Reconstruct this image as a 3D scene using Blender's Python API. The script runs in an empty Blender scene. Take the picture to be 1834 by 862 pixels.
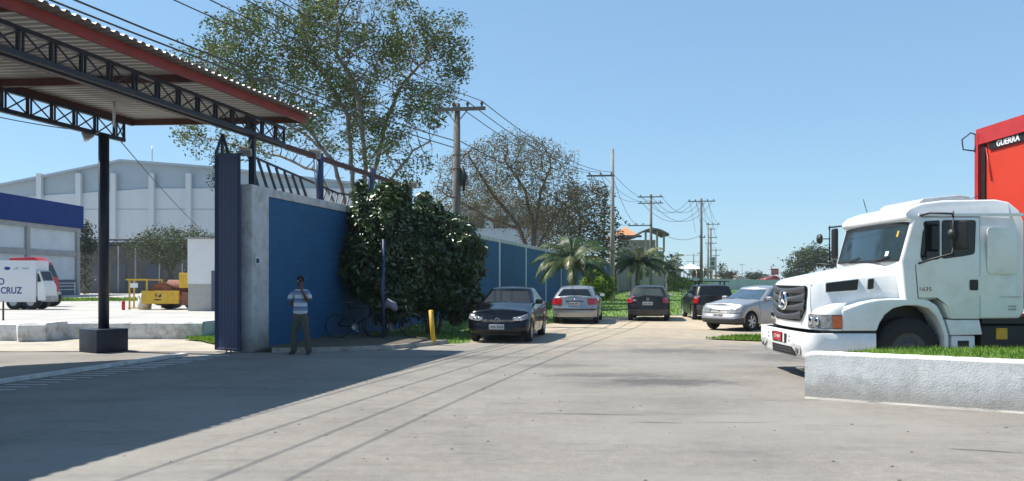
import bpy, bmesh, math, random
import numpy as np
from mathutils import Vector, Matrix, Euler
random.seed(7); RNG = np.random.default_rng(7)
SC = bpy.context.scene; COL = SC.collection
R = math.radians

# ------------------------------------------------------------ camera, sky, sun, exposure
CAMH = 1.67; F = 1400.0; HY = 500.0
cd = bpy.data.cameras.new('camera'); cam = bpy.data.objects.new('camera', cd); COL.objects.link(cam)
cd.sensor_width = 36; cd.lens = 36 * F / 1834; cd.shift_y = 69 / 1834
cd.clip_start = 0.05; cd.clip_end = 6000
cam.location = (0, 0, CAMH); cam.rotation_euler = (R(90), 0, 0)
SC.camera = cam
SUN = Vector((-0.65, 0.16, 1.0)).normalized()        # towards the sun
elev = math.asin(SUN.z); azim = math.atan2(SUN.x, SUN.y)
W = bpy.data.worlds.new('World'); SC.world = W; W.use_nodes = True
nt = W.node_tree; bg = nt.nodes['Background']
sky = nt.nodes.new('ShaderNodeTexSky'); sky.sky_type = 'NISHITA'; sky.sun_disc = False
sky.sun_elevation = elev; sky.sun_rotation = azim
sky.air_density = 1.0; sky.dust_density = 0.15; sky.ozone_density = 1.6; sky.altitude = 0
gm = nt.nodes.new('ShaderNodeGamma'); gm.inputs[1].default_value = 0.5; nt.links.new(sky.outputs[0], gm.inputs[0])
tn_ = nt.nodes.new('ShaderNodeMix'); tn_.data_type = 'RGBA'; tn_.blend_type = 'MULTIPLY'; tn_.inputs['Factor'].default_value = 1
nt.links.new(gm.outputs[0], tn_.inputs['A']); tn_.inputs['B'].default_value = (1.12, 1.60, 2.0, 1)
nt.links.new(tn_.outputs['Result'], bg.inputs[0]); bg.inputs[1].default_value = 0.122
sl = bpy.data.lights.new('sun', 'SUN'); sl.energy = 5.0; sl.angle = R(0.5); sl.color = (1.0, 0.955, 0.87)
so = bpy.data.objects.new('sun', sl); COL.objects.link(so)
so.rotation_euler = SUN.to_track_quat('Z', 'Y').to_euler(); so.location = (-20, 10, 40)
vs = SC.view_settings; vs.view_transform = 'Standard'; vs.look = 'None'; vs.exposure = 0.62; vs.gamma = 1.0
vs.use_curve_mapping = False
SC.cycles.max_bounces = 6; SC.cycles.transparent_max_bounces = 8

# ------------------------------------------------------------ helpers
def P(px, py, Y): return Vector(((px - 917) / F * Y, Y, CAMH - (py - HY) / F * Y))
def GP(px, py, z=0.0):
    Y = (CAMH - z) * F / (py - HY); return Vector(((px - 917) / F * Y, Y, z))

def mat(name, col, rough=0.7, var=0.12, scale=3.0, metal=0.0, bump=0.0, bscale=40.0, col2=None, coat=0.0,
        spec=None, stretch=None, detail=6.0, dirt=None, dscale=1.0, damt=0.5, zband=None):
    m = bpy.data.materials.new(name); m.use_nodes = True
    n = m.node_tree.nodes; l = m.node_tree.links; b = n['Principled BSDF']
    b.inputs['Roughness'].default_value = rough; b.inputs['Metallic'].default_value = metal
    if coat: b.inputs['Coat Weight'].default_value = coat; b.inputs['Coat Roughness'].default_value = 0.04
    if spec is not None: b.inputs['Specular IOR Level'].default_value = spec
    tc = n.new('ShaderNodeTexCoord'); mp = n.new('ShaderNodeMapping'); l.new(tc.outputs['Object'], mp.inputs[0])
    if stretch: mp.inputs['Scale'].default_value = stretch
    nz = n.new('ShaderNodeTexNoise'); nz.inputs['Scale'].default_value = scale; nz.inputs['Detail'].default_value = detail
    nz.inputs['Roughness'].default_value = 0.65
    l.new(mp.outputs[0], nz.inputs['Vector'])
    c = Vector(col)
    a = col2 if col2 else tuple(c * (1 - var)); d = tuple(c) if col2 else tuple(c * (1 + var))
    mx = n.new('ShaderNodeMix'); mx.data_type = 'RGBA'
    mr = n.new('ShaderNodeMapRange'); mr.inputs[1].default_value = 0.32; mr.inputs[2].default_value = 0.68
    l.new(nz.outputs[0], mr.inputs[0]); l.new(mr.outputs[0], mx.inputs['Factor'])
    mx.inputs['A'].default_value = (*a, 1); mx.inputs['B'].default_value = (*d, 1)
    out = mx.outputs['Result']
    if dirt:
        n2 = n.new('ShaderNodeTexNoise'); n2.inputs['Scale'].default_value = dscale; n2.inputs['Detail'].default_value = 9
        n2.inputs['Roughness'].default_value = 0.7; l.new(mp.outputs[0], n2.inputs['Vector'])
        r2 = n.new('ShaderNodeMapRange'); r2.inputs[1].default_value = 0.48; r2.inputs[2].default_value = 0.72
        r2.inputs[4].default_value = damt; l.new(n2.outputs[0], r2.inputs[0])
        m2 = n.new('ShaderNodeMix'); m2.data_type = 'RGBA'; l.new(r2.outputs[0], m2.inputs['Factor'])
        l.new(out, m2.inputs['A']); m2.inputs['B'].default_value = (*dirt, 1); out = m2.outputs['Result']
    if zband:                                   # splashed dirt near the ground: (z0, z1, colour, amount, noise scale)
        sp = n.new('ShaderNodeSeparateXYZ'); l.new(tc.outputs['Object'], sp.inputs[0])
        n4 = n.new('ShaderNodeTexNoise'); n4.inputs['Scale'].default_value = zband[4]; n4.inputs['Detail'].default_value = 8; n4.inputs['Roughness'].default_value = .7; l.new(tc.outputs['Object'], n4.inputs['Vector'])
        s1 = n.new('ShaderNodeMath'); s1.operation = 'MULTIPLY_ADD'; l.new(n4.outputs[0], s1.inputs[0]); s1.inputs[1].default_value = -(zband[1] - zband[0]) * 1.6; l.new(sp.outputs[2], s1.inputs[2])
        s2 = n.new('ShaderNodeMath'); s2.operation = 'ADD'; l.new(s1.outputs[0], s2.inputs[0]); s2.inputs[1].default_value = (zband[1] - zband[0]) * .8
        r4 = n.new('ShaderNodeMapRange'); r4.inputs[1].default_value = zband[1]; r4.inputs[2].default_value = zband[0]; r4.inputs[4].default_value = zband[3]; l.new(s2.outputs[0], r4.inputs[0])
        m4 = n.new('ShaderNodeMix'); m4.data_type = 'RGBA'; l.new(r4.outputs[0], m4.inputs['Factor']); l.new(out, m4.inputs['A']); m4.inputs['B'].default_value = (*zband[2], 1); out = m4.outputs['Result']
    l.new(out, b.inputs['Base Color'])
    if bump:
        n3 = n.new('ShaderNodeTexNoise'); n3.inputs['Scale'].default_value = bscale; n3.inputs['Detail'].default_value = 5
        l.new(mp.outputs[0], n3.inputs['Vector']); bp = n.new('ShaderNodeBump'); bp.inputs['Strength'].default_value = bump
        bp.inputs['Distance'].default_value = 0.02; l.new(n3.outputs[0], bp.inputs['Height']); l.new(bp.outputs[0], b.inputs['Normal'])
    m['out'] = 1
    return m

def leafmat(name, c1, c2, transl=0.3, rough=0.45, gloss=0.3):
    m = bpy.data.materials.new(name); m.use_nodes = True
    n = m.node_tree.nodes; l = m.node_tree.links; b = n['Principled BSDF']
    at = n.new('ShaderNodeAttribute'); at.attribute_name = 'var'
    mx = n.new('ShaderNodeMix'); mx.data_type = 'RGBA'; l.new(at.outputs['Fac'], mx.inputs['Factor'])
    mx.inputs['A'].default_value = (*c1, 1); mx.inputs['B'].default_value = (*c2, 1)
    l.new(mx.outputs['Result'], b.inputs['Base Color']); b.inputs['Roughness'].default_value = rough
    b.inputs['Specular IOR Level'].default_value = gloss
    tr = n.new('ShaderNodeBsdfTranslucent'); l.new(mx.outputs['Result'], tr.inputs['Color'])
    ms = n.new('ShaderNodeMixShader'); ms.inputs[0].default_value = transl
    l.new(b.outputs[0], ms.inputs[1]); l.new(tr.outputs[0], ms.inputs[2]); l.new(ms.outputs[0], n['Material Output'].inputs[0])
    return m

def wpos(o):
    v = Vector((0, 0, 0))
    while o: v += o.location; o = o.parent
    return v

def tag(o, label=None, cat=None, group=None, kind=None):
    if label: o['label'] = label
    if cat: o['category'] = cat
    if group: o['group'] = group
    if kind: o['kind'] = kind
    return o
def empty(name, loc, label=None, cat=None, group=None, rz=0.0):
    o = bpy.data.objects.new(name, None); COL.objects.link(o); o.location = loc; o.rotation_euler = (0, 0, rz)
    o.empty_display_size = 0.2
    return tag(o, label, cat, group)
def copy_tree(o, parent=None):
    c = o.copy(); COL.objects.link(c); c.parent = parent
    for ch in list(o.children): copy_tree(ch, c)
    return c

class MB:
    def __init__(s): s.v = []; s.f = []; s.mi = []; s.cur = 0; s.smooth = []; s.var = None
    def add(s, vs, fs, smooth=False):
        b = len(s.v); s.v += [tuple(v) for v in vs]
        for f in fs: s.f.append(tuple(i + b for i in f)); s.mi.append(s.cur); s.smooth.append(smooth)
        return s
    def box(s, x0, x1, y0, y1, z0, z1, M=None):
        vs = [Vector((x, y, z)) for z in (z0, z1) for x, y in ((x0, y0), (x1, y0), (x1, y1), (x0, y1))]
        if M is not None: vs = [M @ v for v in vs]
        return s.add(vs, [(0, 3, 2, 1), (4, 5, 6, 7), (0, 1, 5, 4), (1, 2, 6, 5), (2, 3, 7, 6), (3, 0, 4, 7)])
    def beam(s, a, b, w, h, up=(0, 0, 1)):
        a = Vector(a); b = Vector(b); d = (b - a).normalized(); u = Vector(up)
        sd = d.cross(u)
        if sd.length < 1e-4: sd = d.cross(Vector((1, 0, 0)))
        sd.normalize(); u = sd.cross(d).normalized()
        vs = []
        for p in (a, b):
            for i, j in ((-1, -1), (1, -1), (1, 1), (-1, 1)): vs.append(p + sd * (w / 2 * i) + u * (h / 2 * j))
        return s.add(vs, [(3, 2, 1, 0), (4, 5, 6, 7), (0, 1, 5, 4), (1, 2, 6, 5), (2, 3, 7, 6), (3, 0, 4, 7)])
    def tube(s, pts, rs, n=8, caps=True):
        pts = [Vector(p) for p in pts]
        if not hasattr(rs, '__len__'): rs = [rs] * len(pts)
        vs = []; fs = []
        ref = None
        for i, p in enumerate(pts):
            d = (pts[min(i + 1, len(pts) - 1)] - pts[max(i - 1, 0)]).normalized()
            if ref is None:
                ref = Vector((0, 0, 1)) if abs(d.z) < 0.9 else Vector((1, 0, 0))
            u = (ref - d * ref.dot(d))
            if u.length < 1e-5: u = d.orthogonal()
            u.normalize(); ref = u; w = d.cross(u)
            for k in range(n):
                a = 2 * math.pi * k / n; vs.append(p + (u * math.cos(a) + w * math.sin(a)) * rs[i])
        for i in range(len(pts) - 1):
            for k in range(n):
                a = i * n + k; b = i * n + (k + 1) % n; fs.append((a, b, b + n, a + n))
        s.add(vs, fs, True)
        if caps:
            b = len(s.v) - len(vs)
            s.f.append(tuple(b + k for k in reversed(range(n)))); s.f.append(tuple(b + (len(pts) - 1) * n + k for k in range(n)))
            s.mi += [s.cur] * 2; s.smooth += [False] * 2
        return s
    def cyl(s, a, b, r, n=16, r2=None): return s.tube([a, b], [r, r if r2 is None else r2], n)
    def grid(s, pts, smooth=True, flip=False):      # pts[i][j]
        ni = len(pts); nj = len(pts[0]); fs = []
        for i in range(ni - 1):
            for j in range(nj - 1):
                f = (i * nj + j, i * nj + j + 1, (i + 1) * nj + j + 1, (i + 1) * nj + j)
                fs.append(f[::-1] if flip else f)
        return s.add([p for r in pts for p in r], fs, smooth)
    def prism(s, poly, z0, z1):
        n = len(poly)
        vs = [(x, y, z0) for x, y in poly] + [(x, y, z1) for x, y in poly]
        return s.add(vs, [tuple(reversed(range(n))), tuple(range(n, 2 * n))] + [(i, (i + 1) % n, n + (i + 1) % n, n + i) for i in range(n)])
    def prism_y(s, poly, y0, y1, smooth=False):     # poly in (x,z)
        n = len(poly)
        vs = [(x, y0, z) for x, z in poly] + [(x, y1, z) for x, z in poly]
        return s.add(vs, [tuple(range(n)), tuple(reversed(range(n, 2 * n)))] + [((i + 1) % n, i, n + i, n + (i + 1) % n) for i in range(n)], smooth)
    def lathe(s, prof, c, axis='y', n=24):          # prof: (r, h) along axis
        vs = []; fs = []; c = Vector(c)
        for r, h in prof:
            for k in range(n):
                a = 2 * math.pi * k / n; p = (r * math.cos(a), r * math.sin(a))
                v = {'y': (p[0], h, p[1]), 'z': (p[0], p[1], h), 'x': (h, p[0], p[1])}[axis]; vs.append(c + Vector(v))
        for i in range(len(prof) - 1):
            for k in range(n):
                a = i * n + k; b = i * n + (k + 1) % n; fs.append((a, b, b + n, a + n))
        return s.add(vs, fs, True)
    def build(s, name, m, parent=None, world=True, bevel=0.0, seg=2, autosmooth=None, fixn=False, weld=0.0):
        off = wpos(parent) if (parent and world) else Vector((0, 0, 0))
        me = bpy.data.meshes.new(name)
        me.from_pydata([tuple(Vector(v) - off) for v in s.v], [], s.f)
        ms = m if isinstance(m, (list, tuple)) else [m]
        for q in ms: me.materials.append(q)
        me.polygons.foreach_set('material_index', s.mi); me.polygons.foreach_set('use_smooth', s.smooth)
        if s.var is not None:
            at = me.attributes.new('var', 'FLOAT', 'POINT'); at.data.foreach_set('value', s.var)
        if bevel or fixn or weld:
            bm = bmesh.new(); bm.from_mesh(me)
            if weld: bmesh.ops.remove_doubles(bm, verts=bm.verts, dist=weld)
            if fixn: bmesh.ops.recalc_face_normals(bm, faces=bm.faces)
            if bevel:
                es = [e for e in bm.edges if len(e.link_faces) == 2 and e.calc_face_angle(0) > R(30)]
                bmesh.ops.bevel(bm, geom=es, offset=bevel, segments=seg, affect='EDGES', profile=0.6, clamp_overlap=True)
                for f in bm.faces: f.smooth = True
            bm.to_mesh(me); bm.free()
            if bevel:
                try: me.set_sharp_from_angle(angle=R(42))
                except Exception: pass
        me.update()
        o = bpy.data.objects.new(name, me); COL.objects.link(o)
        if parent: o.parent = parent
        return o
def struct(name, mb, m, **k):
    o = mb.build(name, m, None, **k); o['kind'] = 'structure'; return o

def text_mb(txt, size, origin, ax, up, depth=0.004, squash=1.0, bold=0.0, align='CENTER'):
    cu = bpy.data.curves.new('t', 'FONT'); cu.body = txt; cu.size = size; cu.align_x = align; cu.align_y = 'CENTER'
    cu.extrude = depth; cu.offset = bold; cu.resolution_u = 3
    o = bpy.data.objects.new('t', cu); COL.objects.link(o)
    dg = bpy.context.evaluated_depsgraph_get(); me = bpy.data.meshes.new_from_object(o.evaluated_get(dg))
    ax = Vector(ax).normalized(); up = Vector(up).normalized(); nn = ax.cross(up); og = Vector(origin)
    mb = MB(); mb.add([og + ax * (v.co.x * squash) + up * v.co.y + nn * v.co.z for v in me.vertices], [tuple(p.vertices) for p in me.polygons])
    bpy.data.objects.remove(o); bpy.data.meshes.remove(me); bpy.data.curves.remove(cu)
    return mb

def noise1(x, seed=0):
    return (math.sin(x * 1.7 + seed) + math.sin(x * 3.1 + seed * 2.3) * .6 + math.sin(x * 7.3 + seed * 5.1) * .3) / 1.9
def ragged(poly, step=0.4, amp=0.2, seed=0):
    out = []; n = len(poly); acc = 0
    for i in range(n):
        a = Vector((*poly[i], 0)); b = Vector((*poly[(i + 1) % n], 0)); d = b - a; L = d.length; k = max(1, int(L / step))
        nn = Vector((d.y, -d.x, 0)).normalized()
        for j in range(k):
            t = j / k; q = a + d * t + nn * amp * noise1((acc + L * t) / step / 2.2, seed) * (min(1, min(t, 1 - t) * k / 2 + 0.2))
            out.append((q.x, q.y))
        acc += L
    return out
def sheet(poly, z):
    mb = MB(); mb.add([(x, y, z) for x, y in poly], [tuple(range(len(poly)))]); return mb

# ------------------------------------------------------------ palette
M = {}
def nodes_of(m): return m.node_tree.nodes, m.node_tree.links
def ground_mat(name, asph, sand, y0, y1, dark):
    """worn asphalt whose dust cover grows away from the gate area; world coordinates"""
    m = bpy.data.materials.new(name); m.use_nodes = True; n, l = nodes_of(m); b = n['Principled BSDF']
    b.inputs['Roughness'].default_value = 0.9; b.inputs['Specular IOR Level'].default_value = 0.25
    tc = n.new('ShaderNodeTexCoord'); V = tc.outputs['Object']
    def noise(sc, det=6, ro=.6, vec=None):
        q = n.new('ShaderNodeTexNoise'); q.inputs['Scale'].default_value = sc; q.inputs['Detail'].default_value = det
        q.inputs['Roughness'].default_value = ro; l.new(vec or V, q.inputs['Vector']); return q.outputs[0]
    def rng(v, a, c, o0=0.0, o1=1.0):
        q = n.new('ShaderNodeMapRange'); q.inputs[1].default_value = a; q.inputs[2].default_value = c
        q.inputs[3].default_value = o0; q.inputs[4].default_value = o1; l.new(v, q.inputs[0]); return q.outputs[0]
    def mix(f, a, c):
        q = n.new('ShaderNodeMix'); q.data_type = 'RGBA'; l.new(f, q.inputs['Factor'])
        for s_, v in (('A', a), ('B', c)):
            if isinstance(v, tuple): q.inputs[s_].default_value = (*v, 1)
            else: l.new(v, q.inputs[s_])
        return q.outputs['Result']
    def math_(op, a, c):
        q = n.new('ShaderNodeMath'); q.operation = op
        for i, v in enumerate((a, c)):
            if isinstance(v, (int, float)): q.inputs[i].default_value = v
            else: l.new(v, q.inputs[i])
        return q.outputs[0]
    base = mix(rng(noise(0.35, 8, .7), .35, .65), tuple(Vector(asph) * .82), tuple(Vector(asph) * 1.16))
    mot = mix(rng(noise(7, 6, .75), .3, .7), (.86, .86, .87), (1.14, 1.13, 1.12)); q0 = n.new('ShaderNodeMix'); q0.data_type = 'RGBA'; q0.blend_type = 'MULTIPLY'; q0.inputs['Factor'].default_value = 1; l.new(base, q0.inputs['A']); l.new(mot, q0.inputs['B']); base = q0.outputs['Result']
    grain = mix(rng(noise(62, 4, .85), .25, .75), (.50, .50, .51), (1.48, 1.47, 1.46))
    q = n.new('ShaderNodeMix'); q.data_type = 'RGBA'; q.blend_type = 'MULTIPLY'; q.inputs['Factor'].default_value = 1
    l.new(base, q.inputs['A']); l.new(grain, q.inputs['B']); base = q.outputs['Result']
    # stretched tyre scuffs and stains
    mp = n.new('ShaderNodeMapping'); mp.inputs['Scale'].default_value = (0.28, 1.3, 1); mp.inputs['Rotation'].default_value = (0, 0, R(-8)); l.new(V, mp.inputs[0])
    st = rng(noise(0.9, 9, .72, mp.outputs[0]), .53, .70, 0, .72)
    base = mix(st, base, dark)
    st2 = rng(noise(2.6, 9, .75, mp.outputs[0]), .58, .70, 0, .55)
    base = mix(st2, base, tuple(Vector(dark) * .8))
    mp2 = n.new('ShaderNodeMapping'); mp2.inputs['Location'].default_value = (13, 4, 0); mp2.inputs['Scale'].default_value = (.5, 1, 1); l.new(V, mp2.inputs[0])
    pale = rng(noise(0.5, 8, .7, mp2.outputs[0]), .46, .68, 0, .75)
    base = mix(pale, base, (.262, .246, .222))
    def stain(base, px, py, rx, ry, amt, rot=0.0):
        c = GP(px, py); q = n.new('ShaderNodeMapping'); q.vector_type = 'TEXTURE'; q.inputs['Location'].default_value = (c.x, c.y, 0); q.inputs['Scale'].default_value = (rx, ry, 1); q.inputs['Rotation'].default_value = (0, 0, R(rot)); l.new(V, q.inputs[0])
        ln = n.new('ShaderNodeVectorMath'); ln.operation = 'LENGTH'; l.new(q.outputs[0], ln.inputs[0])
        d = math_('ADD', ln.outputs['Value'], math_('MULTIPLY', math_('SUBTRACT', noise(2.4, 8, .7), .5), 2.2))
        return mix(rng(d, 1.0, .35, 0, amt), base, tuple(Vector(dark) * .62))
    for a_ in ((1190, 684, 1.5, .75, .75), (1080, 672, 1.6, .4, .55), (1230, 628, 2.2, .8, .5), (1770, 808, .42, .05, .8, -18), (1060, 742, .9, .08, .6, -6), (1400, 640, 1.0, 1.2, .5), (1000, 655, 1.3, .5, .4), (1320, 757, .7, .06, .4), (1175, 757, .35, .04, .7, -8), (830, 640, 1.2, .6, .45)): base = stain(base, *a_)
    vor = n.new('ShaderNodeTexVoronoi'); vor.feature = 'DISTANCE_TO_EDGE'; vor.inputs['Scale'].default_value = .32
    wv = n.new('ShaderNodeMix'); wv.data_type = 'VECTOR'; wv.inputs['Factor'].default_value = .25
    nn = n.new('ShaderNodeTexNoise'); nn.inputs['Scale'].default_value = 1.3; nn.inputs['Detail'].default_value = 6; l.new(V, nn.inputs['Vector'])
    l.new(V, wv.inputs['A']); l.new(nn.outputs['Color'], wv.inputs['B']); l.new(wv.outputs['Result'], vor.inputs['Vector'])
    crack = rng(vor.outputs[0], .0, .0035, .10, 0)
    base = mix(crack, base, tuple(Vector(dark) * .6))
    sp = n.new('ShaderNodeSeparateXYZ'); l.new(V, sp.inputs[0])
    fy = math_('ADD', rng(sp.outputs[1], y0, y1), math_('MULTIPLY', math_('SUBTRACT', noise(.45, 8, .7), .5), 1.6))
    fac = rng(fy, .3, .75)
    sandc = mix(rng(noise(2.2, 8, .7), .3, .7), tuple(Vector(sand) * .8), tuple(Vector(sand) * 1.12))
    l.new(mix(fac, base, sandc), b.inputs['Base Color'])
    bp = n.new('ShaderNodeBump'); bp.inputs['Strength'].default_value = .5; bp.inputs['Distance'].default_value = .006
    l.new(noise(60, 4), bp.inputs['Height']); l.new(bp.outputs[0], b.inputs['Normal'])
    return m
M['asphalt'] = ground_mat('worn asphalt', (.222, .206, .184), (.36, .305, .23), 15, 26, (.115, .112, .11))
M['dirt'] = mat('sandy dirt', (.42, .345, .25), .95, .16, 1.1, bump=.6, bscale=9, dirt=(.27, .22, .16), dscale=.8, damt=.6)
M['terrain'] = mat('far ground', (.16, .17, .08), .95, .25, .05, col2=(.24, .21, .14), bump=.3, bscale=2)
M['yard'] = mat('yard concrete', (.42, .40, .37), .9, .10, .4, bump=.3, bscale=20, dirt=(.30, .28, .26), dscale=.3, damt=.6)
M['walk'] = mat('rough concrete walk', (.43, .38, .31), .95, .14, .9, bump=.8, bscale=12, dirt=(.25, .22, .18), dscale=1.6, damt=.6)
M['whitewash'] = mat('whitewashed concrete', (.66, .66, .655), .92, .07, 5, bump=1.0, bscale=22, dirt=(.20, .18, .15), dscale=2.6, damt=.95)
M['planterwash'] = mat('planter whitewash', (.70, .69, .665), .92, .07, 6, bump=.28, bscale=44, dirt=(.42, .39, .34), dscale=5.5, damt=.75, zband=(.08, .34, (.36, .31, .25), .65, 3.5))
M['pillar'] = mat('pillar whitewash', (.52, .52, .52), .9, .10, 4, bump=.5, bscale=18, dirt=(.22, .20, .17), dscale=2.4, damt=.7, zband=(.1, .9, (.16, .13, .10), .7, 3))
M['paint_white'] = mat('road paint', (.55, .55, .54), .85, .12, 8, dirt=(.26, .25, .24), dscale=7, damt=.8)
M['grass_soil'] = mat('grassy soil', (.08, .16, .025), .95, .3, 6, col2=(.14, .22, .045), bump=.8, bscale=30)
M['darkblue'] = mat('dark blue enamel', (.005, .010, .028), .5, .2, 4, dirt=(.04, .04, .06), dscale=6, damt=.4)
M['gateblue'] = mat('gate blue paint', (.006, .026, .095), .5, .15, 5, dirt=(.02, .03, .06), dscale=3, damt=.5)
M['postblue'] = mat('post blue paint', (.012, .040, .12), .5, .15, 5, dirt=(.05, .06, .09), dscale=4, damt=.5)
M['truss'] = mat('truss paint', (.008, .011, .024), .55, .25, 6, dirt=(.06, .035, .025), dscale=5, damt=.5)
M['red_x'] = None; M['redbeam'] = mat('red oxide beam', (.24, .022, .018), .55, .18, 3, dirt=(.25, .05, .03), dscale=4, damt=.5)
M['rust'] = mat('rusty brown rail', (.075, .022, .018), .7, .25, 6)
M['sheetmetal'] = mat('galvanised sheet', (.25, .245, .235), .5, .10, 1.5, metal=.25, dirt=(.26, .23, .19), dscale=.7, damt=.7, stretch=(1, 1, 1))
M['black'] = mat('black plastic', (.012, .012, .013), .5, .1, 10)
M['rubber'] = mat('tyre rubber', (.018, .018, .018), .85, .2, 20)
M['steel'] = mat('grey steel', (.35, .35, .35), .4, .1, 10, metal=.6)
M['chrome'] = mat('chrome', (.7, .7, .7), .12, .03, 10, metal=1)
M['glass'] = mat('dark glass', (.008, .010, .012), .05, .1, 2, spec=.45)
M['glass_trk'] = mat('windscreen glass', (.025, .045, .065), .05, .3, 1.5, spec=.6, col2=(.02, .035, .035))
M['truckwhite'] = mat('truck white paint', (.74, .745, .74), .32, .02, 2, coat=.5, dirt=(.56, .545, .50), dscale=1.8, damt=.7)
M['red_tarp'] = mat('red trailer skin', (.52, .038, .014), .5, .06, 1.2, bump=.12, bscale=3)
M['red_frame'] = mat('red trailer frame', (.42, .03, .03), .45, .12, 4)
M['woodgrey'] = mat('crossarm wood', (.15, .13, .11), .8, .2, 8, stretch=(1, 6, 6))
M['polecon'] = mat('pole concrete', (.30, .28, .255), .9, .12, 3, bump=.3, dirt=(.17, .155, .14), dscale=2, damt=.6)
M['poledark'] = mat('grey weathered pole', (.15, .135, .12), .9, .15, 3, bump=.3)
M['wire'] = mat('wire', (.03, .03, .032), .6, .1, 4)
M['ins'] = mat('porcelain', (.10, .075, .06), .3, .1, 10)
M['bark'] = mat('pale bark', (.20, .17, .14), .9, .25, 6, bump=.6, bscale=20, stretch=(1, 1, .4))
M['bark2'] = mat('brown bark', (.12, .095, .075), .9, .25, 6, bump=.5, bscale=20)
M['white'] = mat('white paint', (.72, .72, .71), .5, .04, 2)
M['yellow'] = mat('yellow paint', (.60, .36, .02), .55, .15, 4, dirt=(.35, .22, .05), dscale=5, damt=.5)
M['redpaint'] = mat('red paint', (.45, .02, .02), .4, .1, 4)
M['amber'] = mat('amber lens', (.60, .12, .03), .18, .35, 16, coat=.3)
M['redlens'] = mat('red lens', (.38, .012, .015), .12, .1, 20, coat=.7)
M['lens'] = mat('lamp lens', (.20, .21, .22), .14, .5, 16, coat=.25)
M['truckrim'] = mat('dusty wheel steel', (.08, .076, .072), .7, .2, 10)
# ------------------------------------------------------------ ground
WS = 0.22                                   # slope of the wall line x = -5.9 + .22 (y-18)
E = Vector((WS, 1, 0)).normalized(); N = Vector((E.y, -E.x, 0)); O = Vector((-5.9, 18, 0))
def C(s, t, z=0.0): return O + E * s + N * t + Vector((0, 0, z))
def wallx(y): return -5.9 + WS * (y - 18)

mb = MB(); mb.add([(-1500, -200, -.012), (1500, -200, -.012), (1500, 2500, -.012), (-1500, 2500, -.012)], [(0, 1, 2, 3)])
struct('ground', mb, M['terrain'])
struct('dirt_road', sheet(ragged([(-2.2, 18.5), (30, 17.0), (60, 18), (60, 60), (26, 62), (16, 40), (9.5, 36), (4.5, 34), (1, 30)], 1.2, .5, 3), -.004), M['dirt'])
struct('road', sheet([(-60, -20), (60, -20), (60, 22.0), (14, 22.5), (8, 25), (5, 27), (1.5, 26), (-1.2, 22), (-3, 18.35), (-5.6, 17.75), (-9, 17.9), (-60, 17.9)], .0), M['asphalt'])
struct('yard', sheet([(-120, 17.95), (-9, 17.95), (-6.1, 17.8), (wallx(120) - .3, 120), (-120, 120)], .003), M['yard'])
struct('pavement', sheet(ragged([(-40, 17.6), (-6.6, 18.0), (-6.5, 22.2), (-40, 23)], .5, .06, 1), .012), M['walk'])

# grass helper: blades scattered in a polygon
def inpoly(x, y, poly):
    c = False; j = len(poly) - 1
    for i in range(len(poly)):
        if (poly[i][1] > y) != (poly[j][1] > y) and x < (poly[j][0] - poly[i][0]) * (y - poly[i][1]) / (poly[j][1] - poly[i][1]) + poly[i][0]: c = not c
        j = i
    return c
M['blade'] = leafmat('grass blades', (.075, .17, .018), (.22, .34, .05), .35, .6, .2)
def grass(name, poly, z, n, h, w, label, rag=.25, seed=1, zfun=None):
    poly = ragged(poly, .4, rag, seed) if rag else poly
    mb = sheet(poly, z); mb.var = [0.5] * len(mb.v)
    rn = random.Random(seed); xs = [p[0] for p in poly]; ys = [p[1] for p in poly]
    k = 0; v = []; f = []; var = []
    while k < n:
        x = rn.uniform(min(xs), max(xs)); u = rn.random(); y = min(ys) + (max(ys) - min(ys)) * u ** 1.5
        if not inpoly(x, y, poly): continue
        k += 1; a = rn.uniform(0, math.pi); hh = h * rn.uniform(.5, 1.3); dx, dy = math.cos(a) * w, math.sin(a) * w
        lx, ly = rn.uniform(-.5, .5) * hh, rn.uniform(-.5, .5) * hh; zz = z - .004; b = len(v)
        v += [(x - dx, y - dy, zz), (x + dx, y + dy, zz), (x + lx, y + ly, zz + hh)]; f.append((b, b + 1, b + 2))
        q = min(1, max(0, .5 + .5 * noise1(x * 1.1 + y * .7, 4) + rn.uniform(-.3, .3))); var += [q] * 3
    mb.cur = 1; mb.add(v, f); mb.var += var
    o = mb.build(name, [M['grass_soil'], M['blade']]); return tag(o, label, 'grass', kind='stuff')
grass('grass', [(wallx(21.5) + .3, 21.5), (-2.6, 19.8), (-1.4, 20.2), (-.8, 22.5), (1.1, 28.5), (3.2, 34.2), (7.6, 36.5), (12, 40), (17.5, 50), (60, 60), (60, 128), (17, 128), (wallx(60) + .3, 60)],
      .006, 30000, .10, .035, 'green grass verge between the blue wall and the parked cars', .35, 5)
grass('grass', [(5.3, 21.6), (6.4, 22.6), (8, 23.3), (12, 23.2), (12, 21.8), (8.5, 21.0), (6.6, 20.9)], .03, 5000, .07, .02, 'small grass island on the sand in front of the silver hatchback', .2, 8)
grass('grass', [(-8.9, 21.2), (-6.7, 18.9), (-6.5, 24.5), (-8.6, 24.6)], .05, 5000, .09, .02, 'small grass patch beside the open blue gate', .15, 9)
grass('grass', [(-38, 58), (-24, 60), (-23, 66), (-40, 66)], .01, 2500, .2, .05, 'strip of grass at the foot of the grey shed', .3, 11)

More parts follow.
